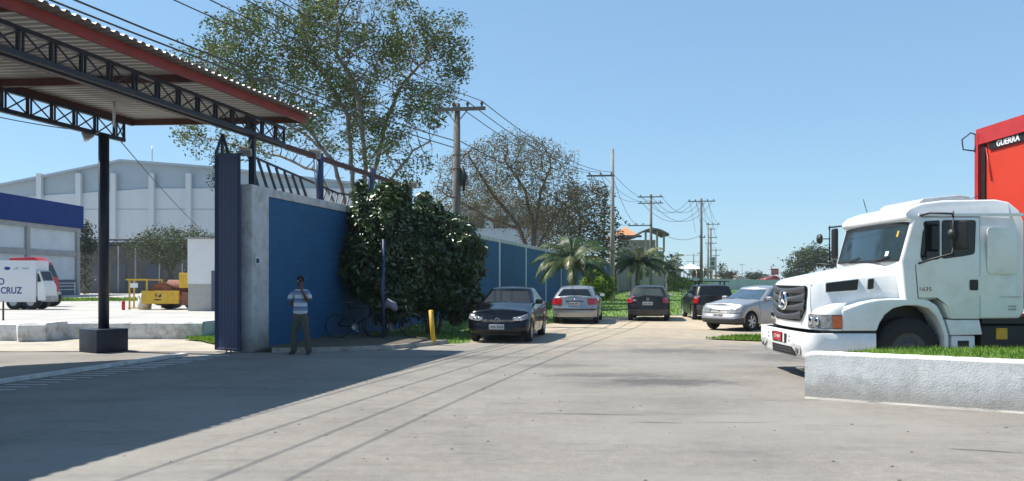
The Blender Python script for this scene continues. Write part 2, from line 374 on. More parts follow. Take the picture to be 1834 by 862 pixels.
# wheel stop kerb under the wall and around the verge
mb = MB()
def kerb(pts, w=.09, h=.10):
    for a, b in zip(pts[:-1], pts[1:]):
        mb.beam(Vector((*a, h / 2)), Vector((*b, h / 2)), w, h)
kerb([(-5.45, 17.75), (-4.2, 18.0), (-2.9, 18.6), (-2.2, 19.4), (-1.7, 20.2)])
struct('kerb', mb, mat('worn kerb', (.36, .34, .31), .9, .15, 6, bump=.6, dirt=(.10, .09, .08), dscale=3.5, damt=.9))
mb = sheet([(-5.75, 17.8), (-5.45, 17.83), (-4.2, 18.08), (-2.95, 18.66), (-2.28, 19.4), (-1.8, 20.2), (-3, 21.8), (wallx(22) , 22)], .10)
struct('pavement', mb, mat('dark trodden soil', (.10, .085, .065), .95, .25, 3, bump=.8, bscale=14, dirt=(.06, .08, .03), dscale=1.5, damt=.8))

# gate threshold: raised white edge and painted hatch
mb = MB(); mb.beam(C(-9.5, -1.15, .03), C(-1.2, -1.0, .03), .16, .06); struct('kerb', mb, M['paint_white'])
mb = MB()
for i in range(26):
    s = -8.6 + i * .30; L = .30 + .12 * random.random(); w = .085 if i < 17 else .13
    a = C(s, -.62 + i * .012, .006); d = Vector((1, -.04, 0)); u = Vector((0, 1, 0))
    mb.add([a - d * L - u * w / 2, a + d * L - u * w / 2, a + d * L * .95 + u * w / 2, a - d * L * .95 + u * w / 2], [(0, 1, 2, 3)])
struct('road_marking', mb, M['paint_white'])

# ------------------------------------------------------------ blue perimeter wall
def brickmat(name, c1, c2, dirt):
    m = bpy.data.materials.new(name); m.use_nodes = True; n, l = nodes_of(m); b = n['Principled BSDF']; b.inputs['Roughness'].default_value = .75
    tc = n.new('ShaderNodeTexCoord'); sp = n.new('ShaderNodeSeparateXYZ'); l.new(tc.outputs['Object'], sp.inputs[0])
    cb = n.new('ShaderNodeCombineXYZ'); l.new(sp.outputs[1], cb.inputs[0]); l.new(sp.outputs[2], cb.inputs[1])
    br = n.new('ShaderNodeTexBrick'); br.inputs['Scale'].default_value = 1; br.inputs['Brick Width'].default_value = .4
    br.inputs['Row Height'].default_value = .2; br.inputs['Mortar Size'].default_value = .012; br.inputs['Mortar Smooth'].default_value = .3
    br.inputs['Color1'].default_value = (*c1, 1); br.inputs['Color2'].default_value = (*c2, 1); br.inputs['Mortar'].default_value = (*tuple(Vector(c1) * .74), 1)
    l.new(cb.outputs[0], br.inputs['Vector'])
    nz = n.new('ShaderNodeTexNoise'); nz.inputs['Scale'].default_value = .8; nz.inputs['Detail'].default_value = 9; l.new(tc.outputs['Object'], nz.inputs['Vector'])
    mr = n.new('ShaderNodeMapRange'); mr.inputs[1].default_value = .45; mr.inputs[2].default_value = .75; mr.inputs[4].default_value = .5; l.new(nz.outputs[0], mr.inputs[0])
    mx = n.new('ShaderNodeMix'); mx.data_type = 'RGBA'; l.new(mr.outputs[0], mx.inputs['Factor']); l.new(br.outputs[0], mx.inputs['A']); mx.inputs['B'].default_value = (*dirt, 1)
    l.new(mx.outputs['Result'], b.inputs['Base Color'])
    bp = n.new('ShaderNodeBump'); bp.inputs['Strength'].default_value = .3; bp.inputs['Distance'].default_value = .006; bp.invert = True
    l.new(br.outputs['Fac'], bp.inputs['Height']); l.new(bp.outputs[0], b.inputs['Normal'])
    return m
M['bluewall'] = brickmat('blue painted block wall', (.010, .100, .225), (.008, .088, .205), (.010, .055, .12))
M['whitewall'] = brickmat('pale painted wall', (.42, .47, .50), (.40, .45, .48), (.30, .34, .36))
ws_ = (120 - 18) / E.y
wall = empty('perimeter_wall', C(0, 0), 'long blue painted block wall with white coping and white end pillar', 'wall')
# face (camera side) at t=0 ; body behind
mb = MB(); a = C(.45, 0); b = C(ws_, 0); th = .2
mb.add([C(.45, 0), C(ws_, 0), C(ws_, -th), C(.45, -th), C(.45, 0, 3.62), C(ws_, 0, 3.62), C(ws_, -th, 3.62), C(.45, -th, 3.62)],
       [(0, 1, 2, 3), (4, 7, 6, 5), (0, 4, 5, 1), (1, 5, 6, 2), (2, 6, 7, 3), (3, 7, 4, 0)])
mb.build('wall_panel', M['bluewall'], wall, fixn=True)
mb = MB(); mb.beam(C(.45, -th / 2, 3.72), C(ws_, -th / 2, 3.72), th + .06, .2); mb.build('coping', M['pillar'], wall, bevel=.012)
mb = MB(); mb.beam(C(-.30, -.075, 1.91), C(.45, -.075, 1.91), .31, 3.82); mb.build('pillar', M['pillar'], wall, bevel=.02)
for s in [24.2 + 7.15 * i for i in range(-3, 12)]:
    if s > 16: 
        mb = MB(); mb.beam(C(s, .015, 1.81), C(s + .22, .015, 1.81), .03, 3.62); mb.build('pilaster', M['white'], wall)
mb = MB(); mb.box(-.05, .05, -.01, .02, 0, .16, Matrix.Translation(Vector((-5.72, 17.60, 2.0)))); o = mb.build('wall_sign', M['white']); tag(o, 'small white and blue plate fixed on the front of the white pillar', 'sign')
mb = MB(); mb.box(-.032, .032, -.003, .003, .03, .13, Matrix.Translation(Vector((-5.72, 17.586, 2.0)))); mb.build('plate_face', M['postblue'], o, world=False)

# pale boundary wall far right
mb = MB(); A = (13.5, 118.); B = (60, 124.)
pts = [(A[0], A[1], 2.35), (24, 119.3, 1.95), (35, 120.8, 1.62), (B[0], B[1], 1.4)]
for (x0, y0, z0), (x1, y1, z1) in zip(pts[:-1], pts[1:]):
    mb.add([(x0, y0, 0), (x1, y1, 0), (x1, y1, z1), (x0, y0, z0), (x0, y0 + .25, 0), (x1, y1 + .25, 0), (x1, y1 + .25, z1), (x0, y0 + .25, z0)], [(0, 1, 2, 3), (5, 4, 7, 6), (3, 2, 6, 7)])
o = mb.build('boundary_wall', M['whitewall']); tag(o, 'low pale blue white boundary wall beyond the grass behind the parked cars', 'wall')

# ------------------------------------------------------------ canopy
can = empty('gate_canopy', C(-.75, -3.42), 'corrugated metal canopy on dark blue trusses and red beams over the gate', 'canopy')
S0, S1, TL, TR = -16.5, 1.30, -4.4, .80
def TRs(s): return .92 + .030 * (s - 1.3)
def rz(t): return 5.56 + .03 * (-t)
def TLs(s): return TL - min(2.6, max(0, -1 - s))  # left edge flared where unseen, added to widen the canopy's shadow on the ground
mb = MB(); rows = []; ns = int((S1 - S0) / .2)
for i in range(ns):
    for k, h in ((0, 0), (.05, .0), (.08, .038), (.15, .038), (.18, 0)):
        s = S0 + i * .2 + k; rows.append([C(s, t, rz(t) + .09 + h) for t in (TLs(s), -2.6, -1, 0, TRs(s))])
mb.grid(rows, smooth=False)
mb.build('roof_sheet', M['sheetmetal'], can)
for t0, t1, m_ in ((TRs(S0) - .31, TRs(S1) - .31, 'redbeam'), (-2.0, -2.0, 'rust'), (-4.2, -4.2, 'rust')):
    mb = MB(); mb.beam(C(S0, t0, rz(t0)), C(S1 - .1, t1, rz(t1)), .07, .17); mb.build('red_beam', M[m_], can)
for s in (1.2, -2.9, -7.0, -11.1, -15.2):
    mb = MB(); mb.beam(C(s, TLs(s) + .1, rz(TLs(s))), C(s, TRs(s) - .35, rz(.44) - .0), .07, .15); mb.build('cross_beam', M['rust'], can)
def truss(t, z0, z1, s0, s1, pitch=.62, nm='truss'):
    mb = MB()
    for z, w in ((z0, .09), (z1, .07)): mb.beam(C(s0, t, z), C(s1, t, z), .10, w)
    s = s0; k = 0
    while s < s1 - .1:
        e = min(s + pitch, s1); mb.beam(C(s, t, z0), C(s, t, z1), .05, .05); mb.beam(C(s + .09, t, z0), C(s + .09, t, z1), .03, .03)
        mb.beam(C(s + .09, t, z0 + .03), C(e, t, z1 - .03), .022, .022, up=(1, 0, 0)); mb.beam(C(s + .09, t, z1 - .03), C(e, t, z0 + .03), .022, .022, up=(1, 0, 0))
        s = e; k += 1
    mb.beam(C(s1, t, z0), C(s1, t, z1), .05, .05)
    return mb.build(nm, M['truss'], can)
truss(0, 5.0, 5.38, S0, 1.3)
truss(-3.45, 4.99, 5.40, S0, -.05)
mb = MB(); mb.beam(C(S0, -.1, 4.98), C(1.6, -.1, 4.98), .07, .12); mb.build('guide_rail', M['truss'], can)
# column with base block and the post standing on the pillar
cb_ = C(-.75, -3.42)
mb = MB(); mb.cyl(cb_ + Vector((0, 0, .5)), cb_ + Vector((0, 0, 5.0)), .115, 20); col_ = mb.build('column', M['darkblue'], can)
mb = MB(); Mx = Matrix.Translation(cb_) @ Matrix.Rotation(R(-33), 4, 'Z'); mb.box(-.37, .37, -.37, .37, 0, .53, Mx); mb.build('base_block', M['darkblue'], col_, bevel=.015)
mb = MB(); mb.beam(C(.02, -.1, 3.82), C(.02, -.1, 5.36), .13, .13, up=(1, 0, 0)); mb.build('post', M['darkblue'], can)
mb = MB(); mb.beam(C(.02, -.1, 3.83), C(.02, -.1, 3.85), .22, .22, up=(1, 0, 0)); mb.build('post_foot', M['darkblue'], can)
# hanging cord and cable bits
mb = MB(); q = C(-1.9, -2.2, 5.45); mb.tube([q, q - Vector((0, 0, .25)), q - Vector((0.01, 0, .55))], [.03, .035, .02], 6); mb.build('hanging_cord', M['whitewash'], can)

# rail continuing past the canopy above the wall with its posts
rail = empty('rail_support', C(5, -.1, 3.82), 'brown overhead gate rail on blue posts along the top of the wall', 'rail')
mb = MB(); mb.beam(C(1.6, -.1, 4.98), C(10.7, -.1, 4.98), .09, .13); mb.build('rail', M['rust'], rail)
for s, h in ((3.45, 5.05), (7.0, 5.1), (10.6, 5.0)):
    mb = MB(); mb.cyl(C(s, -.1, 3.82), C(s, -.1, h + .06), .10, 14); mb.build('post', M['postblue'], rail)
# parked sliding gate frame showing above the wall
fr = empty('sliding_gate', C(4, -.45, 0), 'blue steel lattice frame of the sliding gate showing above the wall coping', 'gate')
mb = MB()
mb.beam(C(.2, -.42, 4.62), C(5.2, -.42, 4.22), .05, .05); mb.beam(C(5.2, -.42, 4.22), C(10.2, -.42, 4.45), .05, .05)
for i in range(7): s = .4 + i * .42; mb.beam(C(s, -.42, 4.58 - i * .035), C(s + .62, -.42, 3.6), .05, .05)
for i in range(6): s = 4.1 + i * .4; mb.beam(C(s, -.42, 4.25), C(s - .42, -.42, 3.6), .04, .04)
for i in range(5): s = 7.4 + i * .55; mb.beam(C(s, -.42, 4.9), C(s - .35, -.42, 3.6), .045, .045)
for s in (4.2, 7.9, 9.7): mb.beam(C(s, -.42, 3.0), C(s, -.42, 5.1), .06, .06)
mb.beam(C(.2, -.42, 3.0), C(10.2, -.42, 3.0), .06, .06)
mb.build('lattice', M['darkblue'], fr)

# open gate leaf of ribbed sheet
gl = empty('gate_leaf', (-6.6, 18.0, 0), 'tall dark blue ribbed sheet metal gate standing open beside the white pillar', 'gate')
ga = Vector((-6.79, 17.95, 0)); gb = Vector((-6.13, 17.55, 0)); gd = (gb - ga); gl_len = gd.length; gd.normalize(); gn = Vector((-gd.y, gd.x, 0)) * -1
rows = []; k = 0; s = 0
while s < gl_len:
    for ds, h in ((0, 0), (.05, 0), (.055, .004), (.075, .004), (.08, 0)):
        if s + ds <= gl_len: rows.append([ga + gd * (s + ds) + gn * h + Vector((0, 0, z)) for z in (.1, 2.5, 4.52 - .1 * (s + ds))])
    s += .11
mb = MB(); mb.grid(rows, smooth=False); mb.build('ribbed_sheet', M['gateblue'], gl)
mb = MB(); w3 = Vector((0, 0, 1))
mb.beam(ga + w3 * .05, ga + w3 * 4.6, .06, .05, up=(0, 1, 0)); mb.beam(gb + w3 * .05, gb + w3 * 4.5, .06, .05, up=(0, 1, 0)); mb.beam(ga + w3 * 4.54, gb + w3 * 4.46, .05, .05); mb.beam(ga + w3 * .07, gb + w3 * .07, .05, .05)
mb.build('frame', M['gateblue'], gl)
mb = MB(); tp = ga + gd * .22 + w3 * 4.98
for q in (ga + w3 * 4.58, ga + gd * .2 + w3 * 4.54, ga + gd * .42 + w3 * 4.50): mb.beam(q, tp, .05, .05, up=(0, 1, 0))
mb.build('hanger', M['gateblue'], gl)
for q in (.35, .5): mb = MB(); mb.cyl(ga + gd * q, ga + gd * q + w3 * .1, .02, 8); mb.build('floor_roller', M['steel'], gl)

def floodlight(px, py, Y, ang, label, w=.34, stem=None, grp='floodlights at the gate'):
    p = P(px, py, Y); o = empty('floodlight', p, label, 'floodlight', grp)
    Mx = Matrix.Translation(p) @ Matrix.Rotation(ang, 4, 'Z') @ Matrix.Rotation(R(20), 4, 'X')
    mb = MB(); vs = []
    for y, sx, sz in ((-.10, w / 2, w / 3), (-.02, w / 2, w / 3), (.12, w / 3.4, w / 6)):
        for a, b in ((-1, -1), (1, -1), (1, 1), (-1, 1)): vs.append(Mx @ Vector((a * sx, y, b * sz)))
    fs = [(3, 2, 1, 0), (8, 9, 10, 11)]
    for r_ in range(2):
        for k in range(4): a = r_ * 4 + k; b = r_ * 4 + (k + 1) % 4; fs.append((a, b, b + 4, a + 4))
    mb.add(vs, fs); mb.build('housing', M['steel'], o, bevel=.01, fixn=True)
    mb = MB(); mb.box(-w / 2 + .03, w / 2 - .03, -.108, -.1005, -w / 3 + .03, w / 3 - .03, Mx); mb.build('lens', M['lens'], o)
    mb = MB(); e = p + (stem or Vector((0, 0, -.35))); mb.tube([p + Vector((0, .02, -.05)), e], .018, 6); mb.build('bracket', M['steel'], o)
floodlight(561, 275, 21.1, R(35), 'white floodlight on the first blue rail post above the wall', .36, Vector((.05, .1, -.95)))
floodlight(737, 331, 27.9, R(40), 'white floodlight at the far end of the brown gate rail', .34, Vector((.12, .1, -.1)))
floodlight(157, 243, 17.7, R(-60), 'grey floodlight under the truss beside the dark blue column', .30, Vector((.25, .05, .1)))
floodlight(441, 272, 17.75, R(10), 'dark blue floodlight hanging by the post on the white pillar', .26, Vector((.1, .05, .3)))

# ------------------------------------------------------------ left yard
# broken whitewashed retaining kerb
mb = MB()
def wallbox(pl, z1, d=1.2):
    for (x0, y0), (x1, y1) in zip(pl[:-1], pl[1:]):
        n_ = max(2, int(math.hypot(x1 - x0, y1 - y0) / .25)); rows = []
        for i in range(n_ + 1):
            t = i / n_; x = x0 + (x1 - x0) * t; y = y0 + (y1 - y0) * t; j = .03 * noise1(x * 4 + y * 3, 2)
            rows.append([(x, y + j, -.02), (x, y + j * .4 - .03, .25), (x, y - .02 + j, z1 - .06), (x, y + .05 + j, z1 + j * .5), (x, y + .7, z1), (x, y + d, z1 - .0)])
        mb.grid(rows, smooth=False, flip=True)
wallbox([(-22, 21.3), (-13.3, 21.0), (-13.0, 20.6), (-12.4, 20.8), (-12.3, 21.6), (-8.55, 21.6), (-7.9, 24.5), (-7.4, 29)], .50, 1.0)
o = mb.build('retaining_wall', M['whitewash'], fixn=True); tag(o, 'low broken whitewashed concrete retaining kerb in front of the yard', 'wall')

# blue topped depot
dp = empty('depot_building', (-46, 75, 0), 'pale depot building with a deep blue fascia on the left behind the column', 'building')
xb, yb, zt = -46., 83., 9.4
M['depot'] = mat('depot render', (.60, .62, .64), .8, .05, .8, dirt=(.45, .46, .48), dscale=.5, damt=.5)
M['depot_blue'] = mat('fascia blue', (.004, .032, .17), .85, .06, 1, spec=.1)
M['depot_grey'] = mat('concrete beam grey', (.33, .32, .31), .9, .15, 3, bump=.4, stretch=(1, .3, 1))
M['depot_base'] = mat('base grey', (.10, .12, .15), .8, .1, 2)
mb = MB(); mb.box(xb - 30, xb, 48, yb, 0, 9.0); mb.build('wall', M['depot'], dp)
mb = MB(); mb.box(xb - 30.3, xb + .35, 47.6, yb + .3, 7.05, zt); mb.build('blue_fascia', M['depot_blue'], dp)
mb = MB(); mb.box(xb - .02, xb + .22, 48, yb, 6.6, 7.03); mb.box(xb - .02, xb + .18, 48, yb, 4.0, 4.55); mb.build('ledge', M['depot_grey'], dp)
for y in (82.5, 74, 65.5, 57): mb = MB(); mb.box(xb + .0, xb + .26, y - .25, y + .25, 0, 7.0); mb.build('column', M['depot_grey'], dp)
mb = MB(); mb.box(xb + .004, xb + .08, 48, 82.2, 0, 1.6); mb.build('base_band', M['depot_base'], dp)
mb = MB()
for z in (.55, .9, 1.2): mb.box(xb + .1, xb + .16, 70, 82, z, z + .08)
for y in (70, 73, 76, 79, 82): mb.box(xb + .1, xb + .18, y - .05, y + .05, 0, 1.35)
mb.build('dock_railing', M['white'], dp)

# big warehouse with gable
wh = empty('warehouse', (-50, 125, 0), 'huge white and grey gabled warehouse with tall piers at the back left', 'building')
Yw = 125.
M['clad'] = mat('grey cladding', (.36, .42, .46), .6, .04, .5)
M['cladw'] = mat('white cladding', (.62, .63, .64), .7, .04, .4, dirt=(.5, .5, .5), dscale=.4, damt=.5)
def wx(px): return (px - 917) / F * Yw
def wz(py): return CAMH - (py - HY) / F * Yw
prof = [(wx(-160), 0), (wx(640), 0), (wx(640), wz(330)), (wx(390), wz(302)), (wx(220), wz(289)), (wx(-160), wz(366))]
mb = MB(); mb.prism_y([(x, z) for x, z in prof], Yw, Yw + 60); mb.build('clad_wall', M['clad'], wh, fixn=True)
zb = lambda px: wz(341) if px >= 150 else wz(341 + (150 - px) * .12)
mb = MB(); mb.prism_y([(wx(-160), 0), (wx(640), 0), (wx(640), wz(338)), (wx(275), wz(338)), (wx(60), wz(352)), (wx(-160), wz(375))], Yw - .25, Yw - .004); mb.build('panel_wall', M['cladw'], wh, fixn=True)
for px in (-60, 75, 145, 207, 275, 341, 405, 470, 540, 610):
    mb = MB(); mb.box(wx(px - 4.5), wx(px + 4.5), Yw - .9, Yw - .26, 0, wz(312 if px % 2 else 340)); mb.build('pier', M['cladw'], wh)
mb = MB()
for a, b in zip(prof[2:-1], prof[3:]): mb.beam((a[0], Yw - .35, a[1] + .05), (b[0], Yw - .35, b[1] + .05), .9, .35)
mb.build('roof_trim', M['clad'], wh)
mb = MB(); mb.cyl((wx(257), Yw + 3, wz(292)), (wx(257), Yw + 3, wz(256)), .07, 6); mb.build('antenna', M['steel'], wh)
mb = MB(); mb.box(wx(-160), wx(640), Yw - .30, Yw - .252, wz(376), wz(374.5)); mb.build('panel_joint', M['clad'], wh)

# dark shed with truss awning in front of it
sh = empty('shed', (-38, 92, 0), 'dark grey open shed with a trussed awning edge in front of the white warehouse', 'building')
M['shed'] = mat('shed wall grey', (.13, .125, .115), .9, .2, .6, dirt=(.22, .20, .17), dscale=.6, damt=.5)
def sx(px, Y=92.): return (px - 917) / F * Y
mb = MB(); mb.box(sx(120), sx(560), 92, 110, 0, CAMH + 66 / F * 92); mb.build('wall', M['shed'], sh)
mb = MB()
z1 = CAMH + 70 / F * 90; z0 = CAMH + 60 / F * 90
mb.beam((sx(140), 90, z1), (sx(560), 90, z1 - .1), .12, .12); mb.beam((sx(140), 90, z0), (sx(560), 90, z0), .12, .12)
x = sx(140)
while x < sx(560): mb.beam((x, 90, z0), (x + .6, 90, z1), .06, .06); mb.beam((x + .6, 90, z1), (x + 1.2, 90, z0), .06, .06); x += 1.2
mb.build('awning_truss', M['truss'], sh)
mb = MB(); mb.box(sx(150), sx(560), 89.9, 92, z1 + .05, z1 + .12); mb.build('awning_roof', M['depot_grey'], sh)
for px in (160, 196, 228, 258, 300, 340, 380): mb = MB(); mb.cyl((sx(px), 89.9, 0), (sx(px), 89.9, z0), .09, 8); mb.build('shed_post', M['depot_grey'], sh)
for i, px in enumerate((165, 200, 262)):
    mb = MB(); mb.box(sx(px), sx(px + 26), 91.9, 91.97, 0, 3.4); mb.build('shutter', M['depot_base'], sh)

# pale building seen through the second tree
bb = empty('pale_building', (-2, 128, 0), 'pale blue grey industrial building behind the bare brown tree', 'building')
mb = MB(); mb.box(-9, 6, 128, 150, 0, 13.5); mb.build('wall', M['clad'], bb)
mb = MB(); mb.prism_y([(-9.5, 13.52), (6.5, 13.52), (-1.5, 15.6)], 127.6, 150.4); mb.build('roof', M['depot'], bb, fixn=True)
for x in (-7, -3, 1): mb = MB(); mb.box(x, x + 2.4, 127.9, 127.99, 10, 12); mb.build('window', M['glass'], bb)

# white booth right of the roller
bo = empty('guard_booth', (-16.6, 41, 0), 'small white booth with a grey lower wall beside the yellow roller', 'building')
mb = MB(); mb.box(-16.85, -14.4, 40.6, 43.5, 1.42, 3.75); mb.build('upper_wall', M['white'], bo)
mb = MB(); mb.box(-16.83, -14.42, 40.62, 43.48, 0, 1.418); mb.build('lower_wall', mat('booth grey', (.40, .39, .36), .85, .08, 3), bo)
mb = MB(); mb.box(-16.95, -14.3, 40.5, 43.6, 3.752, 3.83); mb.build('roof', M['depot_grey'], bo)
mb = MB(); mb.box(-15.6, -14.8, 40.55, 40.6, .05, 2.1); mb.build('door', M['depot_base'], bo)

# yellow shelter frame with tank
yf = empty('shelter', (-20, 42.5, 0), 'yellow steel frame shelter with a small notice next to the roller', 'shelter')
def yx(px, Y=42.5): return (px - 917) / F * Y
mb = MB()
for px, Y in ((232, 42.3), (263, 42.3), (240, 44.5), (290, 44.5)): mb.beam((yx(px, Y), Y, 0), (yx(px, Y), Y, 1.62), .07, .07, up=(1, 0, 0))
mb.beam((yx(229), 42.3, 1.64), (yx(264), 42.3, 1.64), .07, .08); mb.beam((yx(240, 44.5), 44.5, 1.62), (yx(292, 44.5), 44.5, 1.62), .07, .08)
mb.beam((yx(232), 42.3, 1.64), (yx(240, 44.5), 44.5, 1.62), .07, .07); mb.beam((yx(263), 42.3, 1.64), (yx(290, 44.5), 44.5, 1.62), .07, .07)
mb.beam((yx(232), 42.3, .1), (yx(263), 42.3, .1), .05, .05)
mb.build('frame', M['yellow'], yf)
mb = MB(); mb.box(yx(235), yx(250), 42.28, 42.31, 1.2, 1.45); mb.build('notice', M['white'], yf)
mb = MB(); mb.lathe([(0, 0), (.33, .02), (.36, .3), (.32, .75), (.2, .9), (0, .92)], (yx(253), 42.9, 0), 'z', 16); o = mb.build('drum', M['whitewash']); tag(o, 'grey white dented drum standing inside the yellow frame', 'drum')

# fire extinguisher
fe = empty('fire_extinguisher', (yx(221, 42), 42, 0), 'small red fire extinguisher standing alone on the yard concrete', 'extinguisher')
mb = MB(); mb.lathe([(0, 0), (.085, .01), (.09, .42), (.05, .5), (.03, .52)], (yx(221, 42), 42, 0), 'z', 14); mb.build('cylinder', M['redpaint'], fe)
mb = MB(); q = Vector((yx(221, 42), 42, .52)); mb.tube([q, q + Vector((0, 0, .07))], .025, 8); mb.tube([q + Vector((0, 0, .05)), q + Vector((-.12, 0, .09)), q + Vector((-.2, 0, .02)), q + Vector((-.18, 0, -.1))], .015, 6); mb.build('valve_hose', M['black'], fe)

# thin post in front of truck on kerb
mb = MB(); q = P(64, 570, 23.5); mb.cyl((q.x, 22.0, .5), (q.x, 22.0, 1.05), .025, 8); o = mb.build('short_post', M['black']); tag(o, 'thin black post standing on the whitewashed kerb by the delivery truck', 'post')

# ------------------------------------------------------------ road roller
ro = empty('road_roller', (-19, 43, 0), 'old yellow road roller with a rusty drum beside the white booth', 'road roller')
M['rustdrum'] = mat('rusty drum', (.20, .075, .045), .8, .25, 4)
def dr(px, py, Y=42.6): return P(px, py, Y)
c1 = dr(288, 527); mb = MB(); mb.lathe([(0, -.0), (.25, 0), (.25, .06), (.60, .08), (.62, 0), (.62, 1.5), (0, 1.5)], c1 + Vector((0, -.1, .0)), 'y', 28); mb.build('front_drum', M['rustdrum'], ro)
c1b = dr(292, 541); mb = MB(); mb.lathe([(.0, 0), (.38, 0), (.4, .1), (.4, 1.3), (0, 1.3)], (c1b.x, 43.0, .42), 'y', 24); mb.build('lower_roller', M['rubber'], ro)
a = dr(283, 515); b = dr(348, 517); mb = MB(); mb.tube([a + Vector((.3, .7, 0)), Vector((-16.9, 43.3, b.z))], .42, 20); mb.build('engine_cowl', M['rustdrum'], ro)
q0 = dr(259, 544); q1 = dr(325, 521); mb = MB(); mb.box(q0.x, q1.x, 42.2, 42.42, q0.z, q1.z); fp = mb.build('side_plate', M['yellow'], ro, bevel=.02)
mb = MB(); mx_ = (q0.x + q1.x) / 2; zz = (q0.z + q1.z) / 2
for dx, dz, w_, h_ in ((-.2, .12, .07, .16), (-.02, .06, .10, .10), (.06, .1, .05, .14), (-.1, -.13, .36, .06)): mb.box(mx_ + dx - w_ / 2, mx_ + dx + w_ / 2, 42.185, 42.198, zz + dz - h_ / 2, zz + dz + h_ / 2)
mb.build('worn_marking', M['black'], fp)
q0 = dr(323, 516); q1 = dr(341, 489); mb = MB(); mb.box(q0.x, q1.x, 42.4, 43.6, q0.z, q1.z); mb.build('cab_box', M['yellow'], ro, bevel=.03)
mb = MB(); mb.box(q1.x, q1.x + .25, 42.5, 42.6, q1.z - .1, q1.z - .02); mb.box(q1.x + .02, q1.x + .1, 42.5, 43.5, q0.z, q1.z - .1); mb.build('seat_rail', M['whitewash'], ro)
mb = MB(); mb.box(-17.9, -16.95, 42.3, 43.8, .25, .95); mb.build('chassis', M['rustdrum'], ro, bevel=.03)
mb = MB(); mb.lathe([(0, 0), (.45, 0), (.48, .08), (.48, .45), (0, .45)], (-17.35, 42.35, .48), 'y', 24); mb.build('rear_wheel', M['rubber'], ro)
mb = MB(); mb.cyl((q0.x + .1, 43, q1.z), (q0.x + .1, 43, q1.z + .16), .06, 10); mb.build('exhaust', M['black'], ro)
